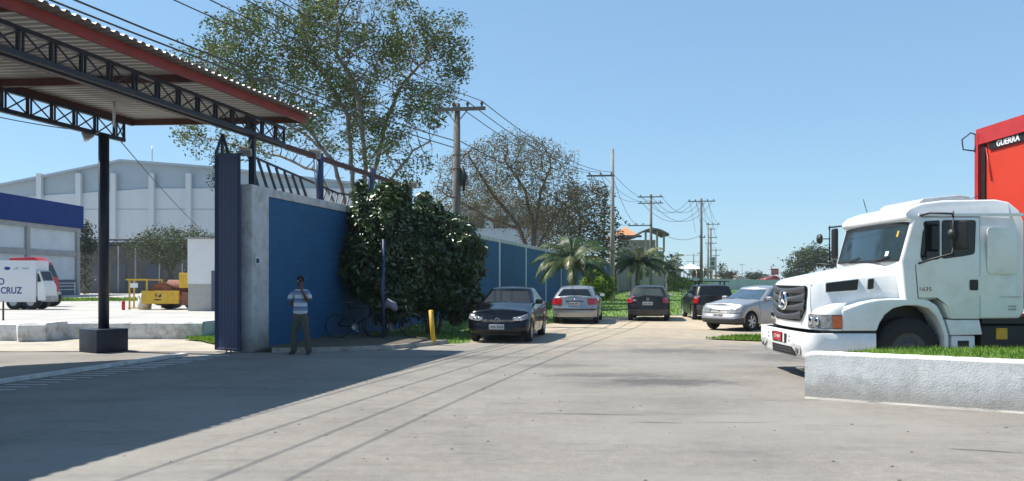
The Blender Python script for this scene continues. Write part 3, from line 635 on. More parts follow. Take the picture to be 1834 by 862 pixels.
# ------------------------------------------------------------ cars (local frame: nose towards +x)
def lerp(a, b, t): return a + (b - a) * t
def pw(x, pts):
    if x <= pts[0][0]: return pts[0][1]
    for (a, va), (b, vb) in zip(pts[:-1], pts[1:]):
        if x <= b: t = (x - a) / (b - a); t = t * t * (3 - 2 * t) * .5 + t * .5; return lerp(va, vb, t)
    return pts[-1][1]
PLATE_N = [0]
def make_car(name, label, loc, heading, paint, p, group='parked cars on the verge', extras=None):
    L, Wd, H = p['L'], p['W'], p['H']; hw = Wd / 2; xF, xR = L / 2, -L / 2
    root = empty(name, loc, label, 'car', group); root.rotation_euler = (0, 0, heading)
    tr = p.get('tr', .30); xa = (p['xa_f'], p['xa_r']); RA = tr + .055; sill = .22
    top = [(xR, p['zr']), (p['xrb'], p['zrb']), (p['xcowl'], p['zc']), (xF - .35, p['zh']), (xF, p['zn'])]
    if p['tail'] == 'hatch': top = [(xR, p['zr']), (xR + .3, p['zr'] + .02), (p['xcowl'], p['zc']), (xF - .35, p['zh']), (xF, p['zn'])]
    rc = .33
    sx_ = sorted(set([round(x + RA * math.cos(math.pi * k / 14), 4) for x in xa for k in range(15)] + [round(xR + .42 + i * (L - .84) / 26, 4) for i in range(27)]), reverse=True)
    sx_ = [x for x in sx_ if xR + .40 <= x <= xF - .40]
    def prof_w(v): return hw * pw(v, [(0, .955), (.3, .995), (.6, 1.0), (.85, .97), (1, .93)])
    def prof_f(v): return pw(v, [(0, .06), (.18, 0), (.42, .01), (.6, .07), (.85, .14), (1, .26)])
    def prof_r(v): return pw(v, [(0, .05), (.2, 0), (.45, .01), (.6, .05), (1, p.get('rtuck', .08))])
    def half(v):
        w = prof_w(v); pts = []
        xf = xF - prof_f(v); nF = 6
        for i in range(nF): y = (w - rc) * i / nF; pts.append((xf - .07 * (y / w) ** 2, y))
        for i in range(7):
            a = math.pi / 2 * i / 7; fx = xf - .07 * ((w - rc) / w) ** 2
            pts.append((lerp(fx, xF - .40, 1 - math.cos(a)) if True else 0, (w - rc) + rc * math.sin(a)))
        for x in sx_: pts.append((x, w * (1 - .035 * (x / xF) ** 4)))
        xr = xR + prof_r(v)
        for i in range(7, 0, -1):
            a = math.pi / 2 * (i - 1) / 7; pts.append((lerp(xr + .04, xR + .40, 1 - math.cos(a)), (w - rc) + rc * math.sin(a)))
        for i in range(nF - 1, -1, -1): y = (w - rc) * i / nF; pts.append((xr + .04 * (y / w) ** 2, y))
        return pts
    HS = {}
    def hv(v):
        v = round(v, 3)
        if v not in HS: HS[v] = half(v)
        return HS[v]
    NH = len(hv(0))
    def zlow(x, y):
        z = sill if abs(x) < xF - .5 else .26
        for a in xa:
            d = abs(x - a)
            if d < RA: z = max(z, tr + math.sqrt(max(0, RA * RA - d * d)))
        return z
    def ztop(x): return pw(x, top)
    def Lf(s, v):
        i = int(max(0, min(NH - 1.001, s))); t = s - i; h = hv(v); (x0, y0), (x1, y1) = h[i], h[min(i + 1, NH - 1)]
        x, y = lerp(x0, x1, t), lerp(y0, y1, t)
        zl = zlow(x, y) if y > prof_w(v) * .9 else .26
        return Vector((x, y, zl + (ztop(x) - zl) * v))
    levels = [0, .06, .14, .25, .38, .5, .56, .62, .72, .82, .92, 1]
    mb = MB()
    for sg in (1, -1):
        g = []
        for v in levels:
            row = []
            for i in range(NH):
                x, y = hv(v)[i]; q = Lf(i, v); row.append((q.x, q.y * sg, q.z))
            g.append(row)
        mb.grid(g, flip=(sg < 0))
        h1 = hv(1); dk = []
        for t in (1, .93, .8, .55, .25, 0):
            dk.append([(x, y * t * sg, ztop(x) + (.015 + p['crown'] * (1 - t * t)) * (1 if t < 1 else 0) * min(1, y / .3)) for x, y in h1])
        mb.grid(dk, flip=(sg < 0))
    body = mb.build('body', paint, root, world=False, weld=.0005, fixn=True)
    # greenhouse
    wb, wt = hw * .915, hw * p.get('wt', .70)
    def ghalf(t):
        w = lerp(wb, wt, t) + .025 * math.sin(math.pi * t) * .8
        xf = lerp(p['xcowl'] + .12, p['xrf'], t); xr = lerp(p['xgr'], p['xrr'], t); r_ = .16; pts = []
        for i in range(8): y = (w - r_) * i / 8; pts.append((xf - .12 * (y / w) ** 2, y))
        fx = xf - .12 * ((w - r_) / w) ** 2
        for i in range(5): a = math.pi / 2 * i / 5; pts.append((fx - (r_ * .9 + .05) * (1 - math.cos(a)), w - r_ + r_ * math.sin(a)))
        x0 = fx - (r_ * .9 + .05); x1 = xr + r_ + .03
        for i in range(19): pts.append((lerp(x0, x1, i / 18), w))
        for i in range(4, -1, -1): a = math.pi / 2 * i / 5; pts.append((xr + .03 + r_ * (1 - math.cos(a)), w - r_ + r_ * math.sin(a)))
        for i in range(7, -1, -1): y = (w - r_) * i / 8; pts.append((xr + .05 * (y / w) ** 2, y))
        return pts
    NG = len(ghalf(0)); GS = {}
    zroof = H - p.get('rc', .05)
    def zr_(x): return zroof - .055 * ((x - (p['xrf'] + p['xrr']) / 2) / ((p['xrf'] - p['xrr']) / 2)) ** 2
    def Gf(s, t):
        sg = 1
        if s < 0: s, sg = -s, -1
        if s > NG - 1: s, sg = 2 * (NG - 1) - s, -1
        t_ = round(t, 4)
        if t_ not in GS: GS[t_] = ghalf(t_)
        h = GS[t_]; i = int(min(NG - 1.001, s)); f = s - i; x = lerp(h[i][0], h[i + 1][0], f); y = lerp(h[i][1], h[i + 1][1], f)
        zb = ztop(x) - .03; return Vector((x, y * sg, lerp(zb, zr_(max(p['xrr'], min(p['xrf'], x))), t)))
    mb = MB()
    for sg in (1, -1):
        g = [[(q.x, q.y * sg, q.z) for q in (Gf(i, t) for i in range(NG))] for t in (0, .12, .3, .5, .7, .88, 1)]
        mb.grid(g, flip=(sg < 0))
        tp = [Gf(i, 1) for i in range(NG)]
        dk = [[(lerp((p['xrf'] + p['xrr']) / 2, q.x, .9 + .1 * k) if k < 1 else q.x, q.y * k * sg, q.z + p.get('rc', .05) * (1 - k * k) ** .7) for q in tp] for k in (1, .94, .8, .5, 0)]
        mb.grid(dk, flip=(sg < 0))
    mb.build('roof', paint, root, world=False, weld=.0005, fixn=True)
    def patch(fn, cor, ns, nt, off, m, nm, par=None, sg=1):
        (s0, t0), (s1, t1), (s2, t2), (s3, t3) = cor; g = []
        for j in range(nt + 1):
            b = j / nt; row = []
            for i in range(ns + 1):
                a = i / ns; s = lerp(lerp(s0, s1, a), lerp(s3, s2, a), b); t = lerp(lerp(t0, t1, a), lerp(t3, t2, a), b)
                q = fn(s, t); e = .05; du = fn(s + e * 3, t) - fn(s - e * 3, t); dv = fn(s, min(1, t + e)) - fn(s, max(0, t - e)); n_ = du.cross(dv)
                if n_.length > 1e-9:
                    n_.normalize(); c_ = Vector((q.x, q.y, 0)); 
                    if n_.dot(Vector((q.x * .3, q.y, .3))) < 0: n_ = -n_
                    q = q + n_ * off
                row.append((q.x, q.y * sg, q.z))
            g.append(row)
        mb = MB(); mb.grid(g); o = mb.build(nm, m, par or root, world=False); return o
    glass = p.get('glass', M['glass'])
    patch(Gf, [(-9.6, .07), (9.6, .07), (9.3, .93), (-9.3, .93)], 24, 8, .006, glass, 'windscreen')
    c = NG - 1
    rw = p.get('rw', (.12, .86)); patch(Gf, [(c - 8.6, rw[0]), (c + 8.6, rw[0]), (c + 8.2, rw[1]), (c - 8.2, rw[1])], 20, 6, .006, glass, 'rear_window')
    for sg in (1, -1):
        for (a, b, a2, b2) in p['sw']:
            patch(Gf, [(a, .14), (b, .14), (b2, .86), (a2, .86)], 6, 5, .006, glass, 'side_window', sg=sg)
    # param finders on the lower body
    def s_y(y, v, rear=False):
        rngs = range(NH - 1, NH // 2, -1) if rear else range(0, NH // 2)
        h = hv(v); prev = None
        for i in rngs:
            if h[i][1] >= y:
                if prev is None: return i
                t = (y - h[prev][1]) / max(1e-6, h[i][1] - h[prev][1]); return lerp(prev, i, t)
            prev = i
        return prev
    def s_x(x, v):
        h = hv(v)
        for i in range(8, NH - 8):
            if h[i + 1][0] <= x: return i + (h[i][0] - x) / max(1e-6, h[i][0] - h[i + 1][0])
        return NH - 8
    def fpatch(y0, y1, v0, v1, m, nm, off=.006, rear=False, sg=1, par=None, vs=None):
        va, vb, vc, vd = vs or (v0, v0, v1, v1)
        return patch(Lf, [(s_y(y0, .5, rear), va), (s_y(y1, .5, rear), vb), (s_y(y1, .5, rear), vc), (s_y(y0, .5, rear), vd)], 18, 8, off, m, nm, par, sg)
    for sg in (1, -1):
        hl = p['hl']; o = fpatch(hl[0], hl[1], hl[2], hl[3], M['lens'], 'headlight', .018, sg=sg, vs=hl[4] if len(hl) > 4 else None)
        tl = p['tl']; o = fpatch(tl[0], tl[1], tl[2], tl[3], M['redlens'], 'tail_light', .022, True, sg)
        if p.get('tl2'): t2 = p['tl2']; fpatch(t2[0], t2[1], t2[2], t2[3], M['lens'], 'reverse_lens', .03, True, sg, par=o)
    for sg in (1, -1):
        g_ = p['grille']; fpatch(0, g_[0], g_[1], g_[2], M['black'], 'grille', .008, sg=sg)
        fpatch(0, hw * .62, .06, .26, M['black'], 'air_intake', .006, sg=sg)
    if p.get('darkbumper'):
        for sg in (1, -1):
            for rear in (False, True): 
                patch(Lf, [(s_y(0, .2, rear), .0), (s_x(xF - .44 if not rear else xR + .44, .2), .0), (s_x(xF - .44 if not rear else xR + .44, .2), p['darkbumper']), (s_y(0, .2, rear), p['darkbumper'])], 16, 4, .01, p['dbm'], 'bumper_trim', sg=sg)
    # plates
    for rear, zc_ in ((False, p['plate'][0]), (True, p['plate'][1])):
        q = Lf(s_y(0, .5, rear), max(0.0, min(1, (zc_ - .26) / (ztop(xF if not rear else xR) - .26)))); sgx = 1 if not rear else -1
        mb = MB(); mb.box(q.x + sgx * .012, q.x + sgx * .026, -.2, .2, zc_ - .065, zc_ + .065)
        pl = mb.build('number_plate', M['plate'], root, world=False, bevel=.004)
        mb = MB(); rn = random.Random(PLATE_N[0]); PLATE_N[0] += 1
        for k in range(7):
            y = -.15 + k * .045 + (.03 if k > 2 else 0); mb.box(q.x + sgx * .026, q.x + sgx * .029, y, y + .028, zc_ - .04 + rn.random() * .01, zc_ + .03)
        mb.build('plate_marks', M['plate_ink'], pl, world=False)
    # wheels
    def wheel(x, sg):
        yo = hw - .015; w_ = .185
        mb = MB(); prof = [(tr - .10, 0), (tr - .02, .0), (tr, .03), (tr, w_ - .03), (tr - .02, w_), (tr - .10, w_)]
        mb.lathe([(r, (yo - h) * sg) for r, h in prof], (x, 0, tr), 'y', 30)
        ty = mb.build('tyre', M['rubber'], root, world=False, fixn=False)
        mb = MB(); mb.lathe([(tr - .085, (yo - .006) * sg), (tr - .11, (yo - .02) * sg), (tr - .125, (yo - .05) * sg), (.0, (yo - .06) * sg)], (x, 0, tr), 'y', 24)
        nsp = p.get('spokes', 5)
        rm = mb.build('rim', M['rimdark'] if nsp else p.get('rim', M['rim']), ty, world=False)
        mb = MB()
        for k in range(nsp):
            a = 2 * math.pi * k / nsp + .3; d = Vector((math.cos(a), 0, math.sin(a))); c_ = Vector((x, (yo - .03) * sg, tr))
            mb.beam(c_ + d * .02, c_ + d * (tr - .10), .062, .03, up=(0, 1, 0))
        mb.lathe([(.055, (yo - .012) * sg), (0, (yo - .008) * sg)], (x, 0, tr), 'y', 12)
        mb.lathe([(tr - .118, (yo - .02) * sg), (tr - .105, (yo - .005) * sg), (tr - .085, (yo - .01) * sg)], (x, 0, tr), 'y', 24)
        mb.build('spokes', p.get('rim', M['rim']), ty, world=False)
        ty['label'] = ty.get('label', 'wheel with black tyre')
        ty.name = 'wheel'
    for x in xa:
        for sg in (1, -1): wheel(x, sg)
    mb = MB(); mb.box(xR + .25, xF - .25, -hw + .235, hw - .235, .20, .62)
    mb.box(xR + .9 + .5, xF - .9 - .6, -hw + .09, hw - .09, .20, .5); mb.build('underbody', M['black'], root, world=False)
    # mirrors
    for sg in (1, -1):
        q = Gf(13.5, .12); mb = MB(); Mx = Matrix.Translation(Vector((q.x - .02, (q.y + .13) * sg, q.z + .04)))
        mb.box(-.05, .06, -.10, .10, -.06, .07, Mx); mi = mb.build('mirror', p.get('mirror', paint), root, world=False, bevel=.03, seg=3)
        mb = MB(); mb.box(-.056, -.051, -.08, .08, -.045, .055, Mx); mb.build('mirror_glass', M['chrome'], mi, world=False)
        mb = MB(); mb.beam(Vector((q.x, q.y * sg - .02 * sg, q.z - .02)), Vector((q.x, (q.y + .08) * sg, q.z + .02)), .05, .03); mb.build('mirror_arm', M['black'], mi, world=False)
    # door seams and handles
    for sg in (1, -1):
        for x0 in p['doors']:
            mb = MB(); pts = [Lf(s_x(x0, .5), v) for v in (.12, .3, .5, .7, .85, .98)]; pts = [Vector((q.x, (q.y + .0005) * sg, q.z)) for q in pts]
            mb.tube(pts, .0045, 5, caps=False); mb.build('door_seam', M['black'], root, world=False)
        for x0 in p['doors'][1:]:
            q = Lf(s_x(x0 + .14, .5), .80); mb = MB(); mb.box(q.x - .08, q.x + .08, (q.y - .005) if sg > 0 else -(q.y + .02), (q.y + .02) if sg > 0 else -(q.y - .005), q.z - .015, q.z + .015); mb.build('door_handle', p.get('handle', M['black']), root, world=False, bevel=.006)
        if p.get('moulding'):
            mb = MB(); pts = [Lf(s_x(x, .5), .42) for x in np.linspace(xa[0] - RA - .08, xa[1] + RA + .08, 10)]; mb.tube([Vector((q.x, (q.y + .002) * sg, q.z)) for q in pts], .022, 6); mb.build('side_moulding', M['black'], root, world=False)
    # wipers
    mb = MB()
    for y0 in (-.05, .45):
        a = Gf(1, .02); mb.tube([Vector((p['xcowl'] + .13, y0, ztop(p['xcowl']) + .035)), Vector((p['xcowl'] + .07, y0 - .5, ztop(p['xcowl']) + .09))], .009, 5)
    mb.build('wiper', M['black'], root, world=False)
    if extras: extras(root, dict(Lf=Lf, Gf=Gf, ztop=ztop, s_y=s_y, s_x=s_x, fpatch=fpatch, patch=patch, NG=NG, H=H, xF=xF, xR=xR, hw=hw, p=p))
    return root
M['plate'] = mat('plate grey', (.50, .50, .50), .4, .05, 4)
M['plate_ink'] = mat('plate ink', (.10, .10, .11), .5, .05, 4)
M['rim'] = mat('alloy rim', (.38, .38, .39), .35, .08, 6, metal=.8)
M['rimdark'] = mat('rim recess', (.03, .03, .03), .6, .1, 6)
def carpaint(nm, c, rough=.28, metal=0.0, dust=(.22, .19, .15), amt=.25, coat=.55):
    return mat(nm, c, rough, .03, 1.5, metal=metal, coat=coat, spec=.3, dirt=dust, dscale=2.2, damt=amt)
M['p_black'] = carpaint('black car paint', (.003, .0035, .006), .16, amt=.0, coat=.3)
M['p_black2'] = carpaint('faded black car paint', (.010, .009, .010), .4, amt=.07, coat=.3)
M['p_black3'] = carpaint('dark green black paint', (.006, .008, .009), .35, amt=.08, coat=.3)
M['p_silver'] = carpaint('silver car paint', (.30, .32, .345), .34, .55, amt=.15)
M['p_silver2'] = carpaint('light silver car paint', (.33, .34, .365), .38, .45, (.35, .32, .28), amt=.25)
M['p_white'] = carpaint('white car paint', (.68, .69, .69), .35, amt=.1)
M['p_red'] = carpaint('red car paint', (.42, .02, .02), .3, amt=.1)
M['trim'] = mat('grey plastic bumper', (.05, .05, .052), .6, .15, 6)
M['dustglass'] = mat('dusty windscreen', (.026, .024, .021), .15, .2, 1.2, spec=.5, dirt=(.02, .022, .024), dscale=1.2, damt=.8)

sed = dict(L=4.2, W=1.66, H=1.46, xa_f=1.33, xa_r=-1.14, xcowl=.72, xrf=.12, xrr=-1.02, xgr=-1.62, xrb=-1.5, zrb=1.00, zr=.97, zc=.98, zh=.80, zn=.66, crown=.07, tail='sedan',
           sw=[(12.4, 20.3, 14.6, 20.2), (20.9, 27.6, 20.8, 26.2)], hl=(.42, .80, .66, .90, (.70, .72, .93, .86)), tl=(.52, .81, .68, .92), grille=(.44, .66, .78), plate=(.43, .72), doors=(.86, -.12, -1.02), glass=M['glass'])
def sed_x(root, k):
    q = k['Lf'](0, .74); c = Vector((q.x + .022, 0, q.z + .0)); mb = MB()
    mb.lathe([(.062, 0), (.068, .012), (.074, 0)], c, 'x', 24)
    for a, b in (((-.045, .045), (-.015, -.02)), ((-.015, -.02), (0, .02)), ((0, .02), (.015, -.02)), ((.015, -.02), (.045, .045)), ((-.052, .0), (-.02, -.055)), ((-.02, -.055), (0, -.01)), ((0, -.01), (.02, -.055)), ((.02, -.055), (.052, 0))):
        mb.beam(c + Vector((.006, a[0], a[1])), c + Vector((.006, b[0], b[1])), .010, .008)
    mb.build('emblem', M['chrome'], root, world=False)
    mb = MB(); a = k['Gf'](0, .05); mb.box(a.x + .0, a.x + .07, -.28, .12, a.z + .045, a.z + .055); mb.build('paper', M['white'], root, world=False)
    for sg in (1, -1):
        q = k['Lf'](k['s_y'](.60, .5), .79); mb = MB()
        for dy in (.02, -.10): mb.lathe([(.05, 0), (.04, .012), (0, .02)], (q.x + .02 - (dy < 0) * -.03, (q.y + dy) * sg, q.z - .0), 'x', 14)
        mb.build('lamp_reflector', M['chrome'], root, world=False)
    for v in (.69, .73):
        for sg in (1, -1): k['fpatch'](0, .42, v, v + .010, M['trim'], 'grille_bar', .014, sg=sg)
def face(a_deg): return R(90 - a_deg)      # heading so that the nose points (sin a, cos a)
def place_axis(cx, cy, a, L, rear=True):   # centre from the rear (or nose) centre and axis angle
    d = Vector((math.sin(R(a)), math.cos(R(a)), 0)); return Vector((cx, cy, 0)) + d * (L / 2)
loc = place_axis(-.40, 20.25, 10, 4.2)
sed['glass'] = M['dustglass']
make_car('black_sedan', 'glossy black sedan parked nose towards the viewer beside the dark bush', loc, face(10) + math.pi, M['p_black'], sed, extras=sed_x)

hatch = dict(L=4.1, W=1.72, H=1.43, xa_f=1.28, xa_r=-1.24, xcowl=.80, xrf=.15, xrr=-1.45, xgr=-1.93, xrb=-1.8, zrb=.98, zr=.97, zc=.98, zh=.82, zn=.66, crown=.06, tail='hatch', rtuck=.10,
             sw=[(12.4, 21, 14.6, 20.8), (21.6, 29.2, 21.4, 28.0)], hl=(.40, .80, .66, .88), tl=(.50, .86, .64, .96), grille=(.38, .62, .84), plate=(.42, .76), doors=(.86, -.32, -1.1), rw=(.10, .90), wt=.68, tr=.31)
def silver_x(root, k):
    mb = MB(); q = k['Lf'](k['s_y'](0, .5, True), .75); mb.box(q.x - .03, q.x + .02, -.33, .33, .845, .865); mb.build('plate_trim', M['black'], root, world=False, bevel=.004)
    for a, b in ((0, .5), ): 
        for sg in (1, -1): k['fpatch'](0, .80, .36, .44, M['trim'], 'bumper_strip', .010, True, sg)
    mb = MB(); c = Vector((q.x - .02, 0, .93)); 
    for i in range(4): mb.lathe([(.03, 0), (.033, -.006), (.038, 0)], c + Vector((0, -.075 + .05 * i, 0)), 'x', 16)
    mb.build('emblem', M['chrome'], root, world=False)
    mb = MB(); t = k['Gf'](k['NG'] - 1, 1); mb.cyl((t.x + .25, 0, k['H'] - .01), (t.x + .1, 0, k['H'] + .10), .007, 5); mb.build('aerial', M['black'], root, world=False)
loc = place_axis(2.30, 28.9, 9.5, 4.1)
make_car('silver_hatchback', 'silver hatchback with dark rear window parked by the palm next to the black sedan', loc, face(9.5), M['p_silver'], hatch, extras=silver_x)

gol = dict(L=3.85, W=1.64, H=1.42, xa_f=1.20, xa_r=-1.18, xcowl=.70, xrf=.05, xrr=-1.35, xgr=-1.80, xrb=-1.7, zrb=.96, zr=.95, zc=.96, zh=.84, zn=.70, crown=.05, tail='hatch', rtuck=.10,
           sw=[(12.4, 21, 14.6, 20.8), (21.6, 29.0, 21.4, 28.0)], hl=(.38, .78, .62, .86), tl=(.60, .80, .66, .96), grille=(.34, .62, .82), plate=(.42, .70), doors=(.80, -.35, -1.1), rw=(.10, .90), wt=.72, darkbumper=.30, dbm=M['trim'], spokes=0, tr=.29, tl2=(.66, .76, .86, .94))
def gol_x(root, k):
    q = k['Lf'](k['s_y'](0, .5, True), .85); mb = MB(); c = Vector((q.x - .012, 0, .87)); mb.lathe([(.045, 0), (.05, -.008), (.056, 0)], c, 'x', 20)
    mb.beam(c + Vector((-.004, -.03, .03)), c + Vector((-.004, 0, -.04)), .009, .006); mb.beam(c + Vector((-.004, .03, .03)), c + Vector((-.004, 0, -.04)), .009, .006)
    mb.build('emblem', M['chrome'], root, world=False)
    a = k['Gf'](k['NG'] - 1, .12); mb = MB(); mb.tube([a + Vector((-.03, -.02, .0)), a + Vector((-.0, .38, .14))], .010, 5); mb.build('rear_wiper', M['black'], root, world=False)
    mb = MB(); mb.add([(q.x - .014, .44, .80), (q.x - .014, .60, .80), (q.x - .012, .52, .88)], [(0, 1, 2)]); mb.build('tailgate_sticker', M['white'], root, world=False)
loc = place_axis(5.36, 30.9, 12.5, 3.85)
gol['glass'] = mat('smoked rear glass', (.045, .055, .048), .08, .4, 1.6, spec=.5)
make_car('black_hatchback', 'small faded black hatchback seen from behind with white sticker and grey plate', loc, face(12.5), M['p_black2'], gol, extras=gol_x)

wag = dict(L=4.2, W=1.66, H=1.47, xa_f=1.28, xa_r=-1.25, xcowl=.80, xrf=.15, xrr=-1.75, xgr=-1.98, xrb=-1.9, zrb=.97, zr=.96, zc=.97, zh=.84, zn=.70, crown=.05, tail='hatch', rtuck=.06,
           sw=[(12.4, 19, 14.6, 18.8), (19.4, 25, 19.3, 24.8), (25.5, 29.6, 25.3, 29.0)], hl=(.38, .78, .62, .86), tl=(.66, .82, .60, .98), grille=(.34, .62, .82), plate=(.42, .55), doors=(.86, -.2, -1.1), rw=(.12, .90), wt=.76, tr=.30, spokes=0, tl2=(.70, .80, .86, .98), rim=mat('pale hubcap', (.45, .45, .45), .5, .1, 8, metal=.3))
def wag_x(root, k):
    mb = MB()
    for sg in (1, -1):
        for x in (.0, -.9, ): mb.beam((x - .3, sg * .52, 1.40), (x - .3, sg * .52, 1.56), .05, .05, up=(1, 0, 0))
    for x in (-.3, -1.2): mb.beam((x, -.72, 1.57), (x, .72, 1.57), .06, .035)
    rk = mb.build('roof_rack', M['black'], root, world=False)
    for sg in (1, -1): k['fpatch'](0, .72, .0, .5, M['trim'], 'rear_bumper', .02, True, sg)
loc = place_axis(8.18, 31.4, 4, 4.2)
make_car('black_wagon', 'black station wagon with a roof rack parked left of the silver hatchback nose', loc, face(4), M['p_black3'], wag, extras=wag_x)

g4 = dict(gol); g4.update(L=3.95, darkbumper=.30, dbm=M['trim'], tl2=None, spokes=6, xa_f=1.22, tr=.30, hl=(.38, .80, .66, .90), grille=(.36, .66, .86), plate=(.50, .70), H=1.45, glass=mat('sky glass', (.05, .08, .11), .05, .3, 2, spec=.8, coat=.5))
def g4_x(root, k):
    for v in (.70, .76, .82):
        for sg in (1, -1): k['fpatch'](0, .34, v, v + .018, M['steel'], 'grille_bar', .016, sg=sg)
    q = k['Lf'](0, .76); mb = MB(); c = Vector((q.x + .02, 0, q.z)); mb.lathe([(.045, 0), (.05, .01), (.056, 0)], c, 'x', 20); mb.build('emblem', M['chrome'], root, world=False)
hb = 38.; hd = Vector((-math.cos(R(hb)), -math.sin(R(hb)), 0)); nose = Vector((6.62, 25.25, 0)); loc = nose - hd * 1.975
make_car('silver_compact', 'silver hatchback with black lower bumper pointing left beside the white truck', loc, math.atan2(hd.y, hd.x), M['p_silver2'], g4, extras=g4_x)
g5 = dict(hatch); g5.update(glass=M['glass'], tl2=None)
hd = Vector((-math.cos(R(50)), -math.sin(R(50)), 0)); loc = Vector((9.35, 28.4, 0)) - hd * 2.05 + Vector((1.1, 2.0, 0))
make_car('white_hatchback', 'pale silver car mostly hidden behind the silver compact, only roof and window showing', loc, math.atan2(hd.y, hd.x), M['p_silver2'], g5)
g6 = dict(gol); g6.update(tl2=None)
make_car('red_car', 'distant red car beyond the pale boundary wall', P(1379, 500, 150) + Vector((0, 0, -1.67 + .9)), R(200), M['p_red'], g6, group='cars far away')

# ------------------------------------------------------------ white tractor truck
tk = empty('tractor_truck', (6.5, 13.75, 0), 'large white bonneted tractor truck facing left behind the planter', 'truck')
YC, YN, YF = 13.75, 12.5, 15.0
mb = MB()
cabp = [(6.30, 1.30), (6.22, 1.95), (6.40, 2.60), (6.30, 2.64), (6.31, 2.72), (6.40, 2.82), (6.62, 2.90), (7.0, 2.95), (7.85, 2.965), (8.05, 2.92), (8.15, 2.78), (8.19, 2.6), (8.20, 1.15), (8.12, 1.04), (7.0, 1.03), (6.86, 1.36)]
mb.prism_y(cabp, YN, YF)
for i, (x, y, z) in enumerate(mb.v):
    if z > 2.70: k = min(1, (z - 2.70) / .28); mb.v[i] = (x, y + (.20 * k if y < YC else -.20 * k), z)
    elif z > 2.61 and x < 6.35: mb.v[i] = (x, y + (.06 if y < YC else -.06), z)
cab = mb.build('cab', M['truckwhite'], tk, bevel=.045, seg=3, fixn=True)
for y in (YN - .004, YF + .004): mb = MB(); mb.beam((6.50, y, 2.70), (8.17, y, 2.70), .03, .05); mb.build('drip_rail', M['truckwhite'], cab, bevel=.008)
# roof deflector panel
mb = MB(); mb.prism_y([(6.75, 2.93), (6.85, 3.01), (7.45, 3.07), (7.62, 3.04), (7.68, 2.94)], 13.0, 14.4); mb.build('roof_hatch', M['pillar'], cab, bevel=.02, fixn=True)
mb = MB(); mb.tube([(6.45, 14.2, 2.88), (6.38, 14.2, 3.12)], .007, 5); mb.tube([(7.75, 13.3, 3.0), (8.05, 13.3, 3.14)], .006, 5); mb.build('aerial', M['black'], cab)
# windscreen
def wsx(z, y): return 6.22 + (z - 1.95) / .65 * .18 - .055 * (1 - ((y - YC) / 1.1) ** 2) - .008
g = [[(wsx(z, y), y, z) for y in np.linspace(YN + .09, YF - .09, 13)] for z in np.linspace(1.99, 2.575, 7)]
mb = MB(); mb.grid(g); ws = mb.build('windscreen', M['glass_trk'], cab)
g = [[(wsx(z, y) - .004, y, z) for y in np.linspace(YN + .07, YF - .07, 13)] for z in (2.535, 2.60)]; mb = MB(); mb.grid(g); mb.build('top_shade', M['black'], ws)
g = [[(wsx(z, y) - .002, y, z) for y in np.linspace(YN + .07, YF - .07, 13)] for z in (1.955, 1.99)]; mb = MB(); mb.grid(g); mb.build('lower_seal', M['black'], ws)
for y in (YN + .08, YF - .08):
    g = [[(wsx(z, y) - .003, yy, z) for yy in (y - .02, y + .02)] for z in (1.96, 2.6)]; mb = MB(); mb.grid(g); mb.build('side_seal', M['black'], ws)
mb = MB(); y = 12.92; g = [[(wsx(z, yy) - .006, yy, z) for yy in (y, y + .1)] for z in (2.05, 2.13)]; mb.grid(g); mb.build('white_sticker', M['white'], ws)
mb = MB(); y = 12.78; g = [[(wsx(z, yy) - .006, yy, z) for yy in (y, y + .05)] for z in (2.36, 2.46)]; mb.grid(g); mb.build('yellow_sticker', M['yellow'], ws)
for y0 in (13.3, 14.35):
    mb = MB(); mb.tube([(wsx(1.97, y0) - .03, y0, 1.975), (wsx(2.05, y0 - .4) - .025, y0 - .45, 2.05)], .011, 5); mb.build('wiper', M['black'], ws)
# side: door, seams, windows, handle
def sidepanel(poly, proud, m, nm, par, thick=.02, far=False, bev=.006):
    mb = MB()
    if far: mb.prism_y(poly, YF + proud - thick, YF + proud)
    else: mb.prism_y(poly, YN - proud, YN - proud + thick)
    return mb.build(nm, m, par, fixn=True, bevel=bev)
doorp = [(6.50, 1.37), (6.45, 1.95), (6.56, 2.655), (7.47, 2.655), (7.475, 1.035), (7.02, 1.035), (6.95, 1.25), (6.80, 1.37)]
c_ = Vector((7.0, 0, 1.85))
def grow_poly(pl, d):
    cx = sum(a for a, b in pl) / len(pl); cz = sum(b for a, b in pl) / len(pl)
    return [(x + d * (1 if x > cx else -1), z + d * (1 if z > cz else -1)) for x, z in pl]
def rpoly(pl, r=.04, n=4):
    out = []
    for i in range(len(pl)):
        a = Vector(pl[i - 1]); b = Vector(pl[i]); c = Vector(pl[(i + 1) % len(pl)])
        p0 = b + (a - b).normalized() * min(r, (a - b).length / 2.2); p1 = b + (c - b).normalized() * min(r, (c - b).length / 2.2)
        for k in range(n + 1): t = k / n; q = p0 * (1 - t) ** 2 + b * 2 * t * (1 - t) + p1 * t * t; out.append((q.x, q.y))
    return out
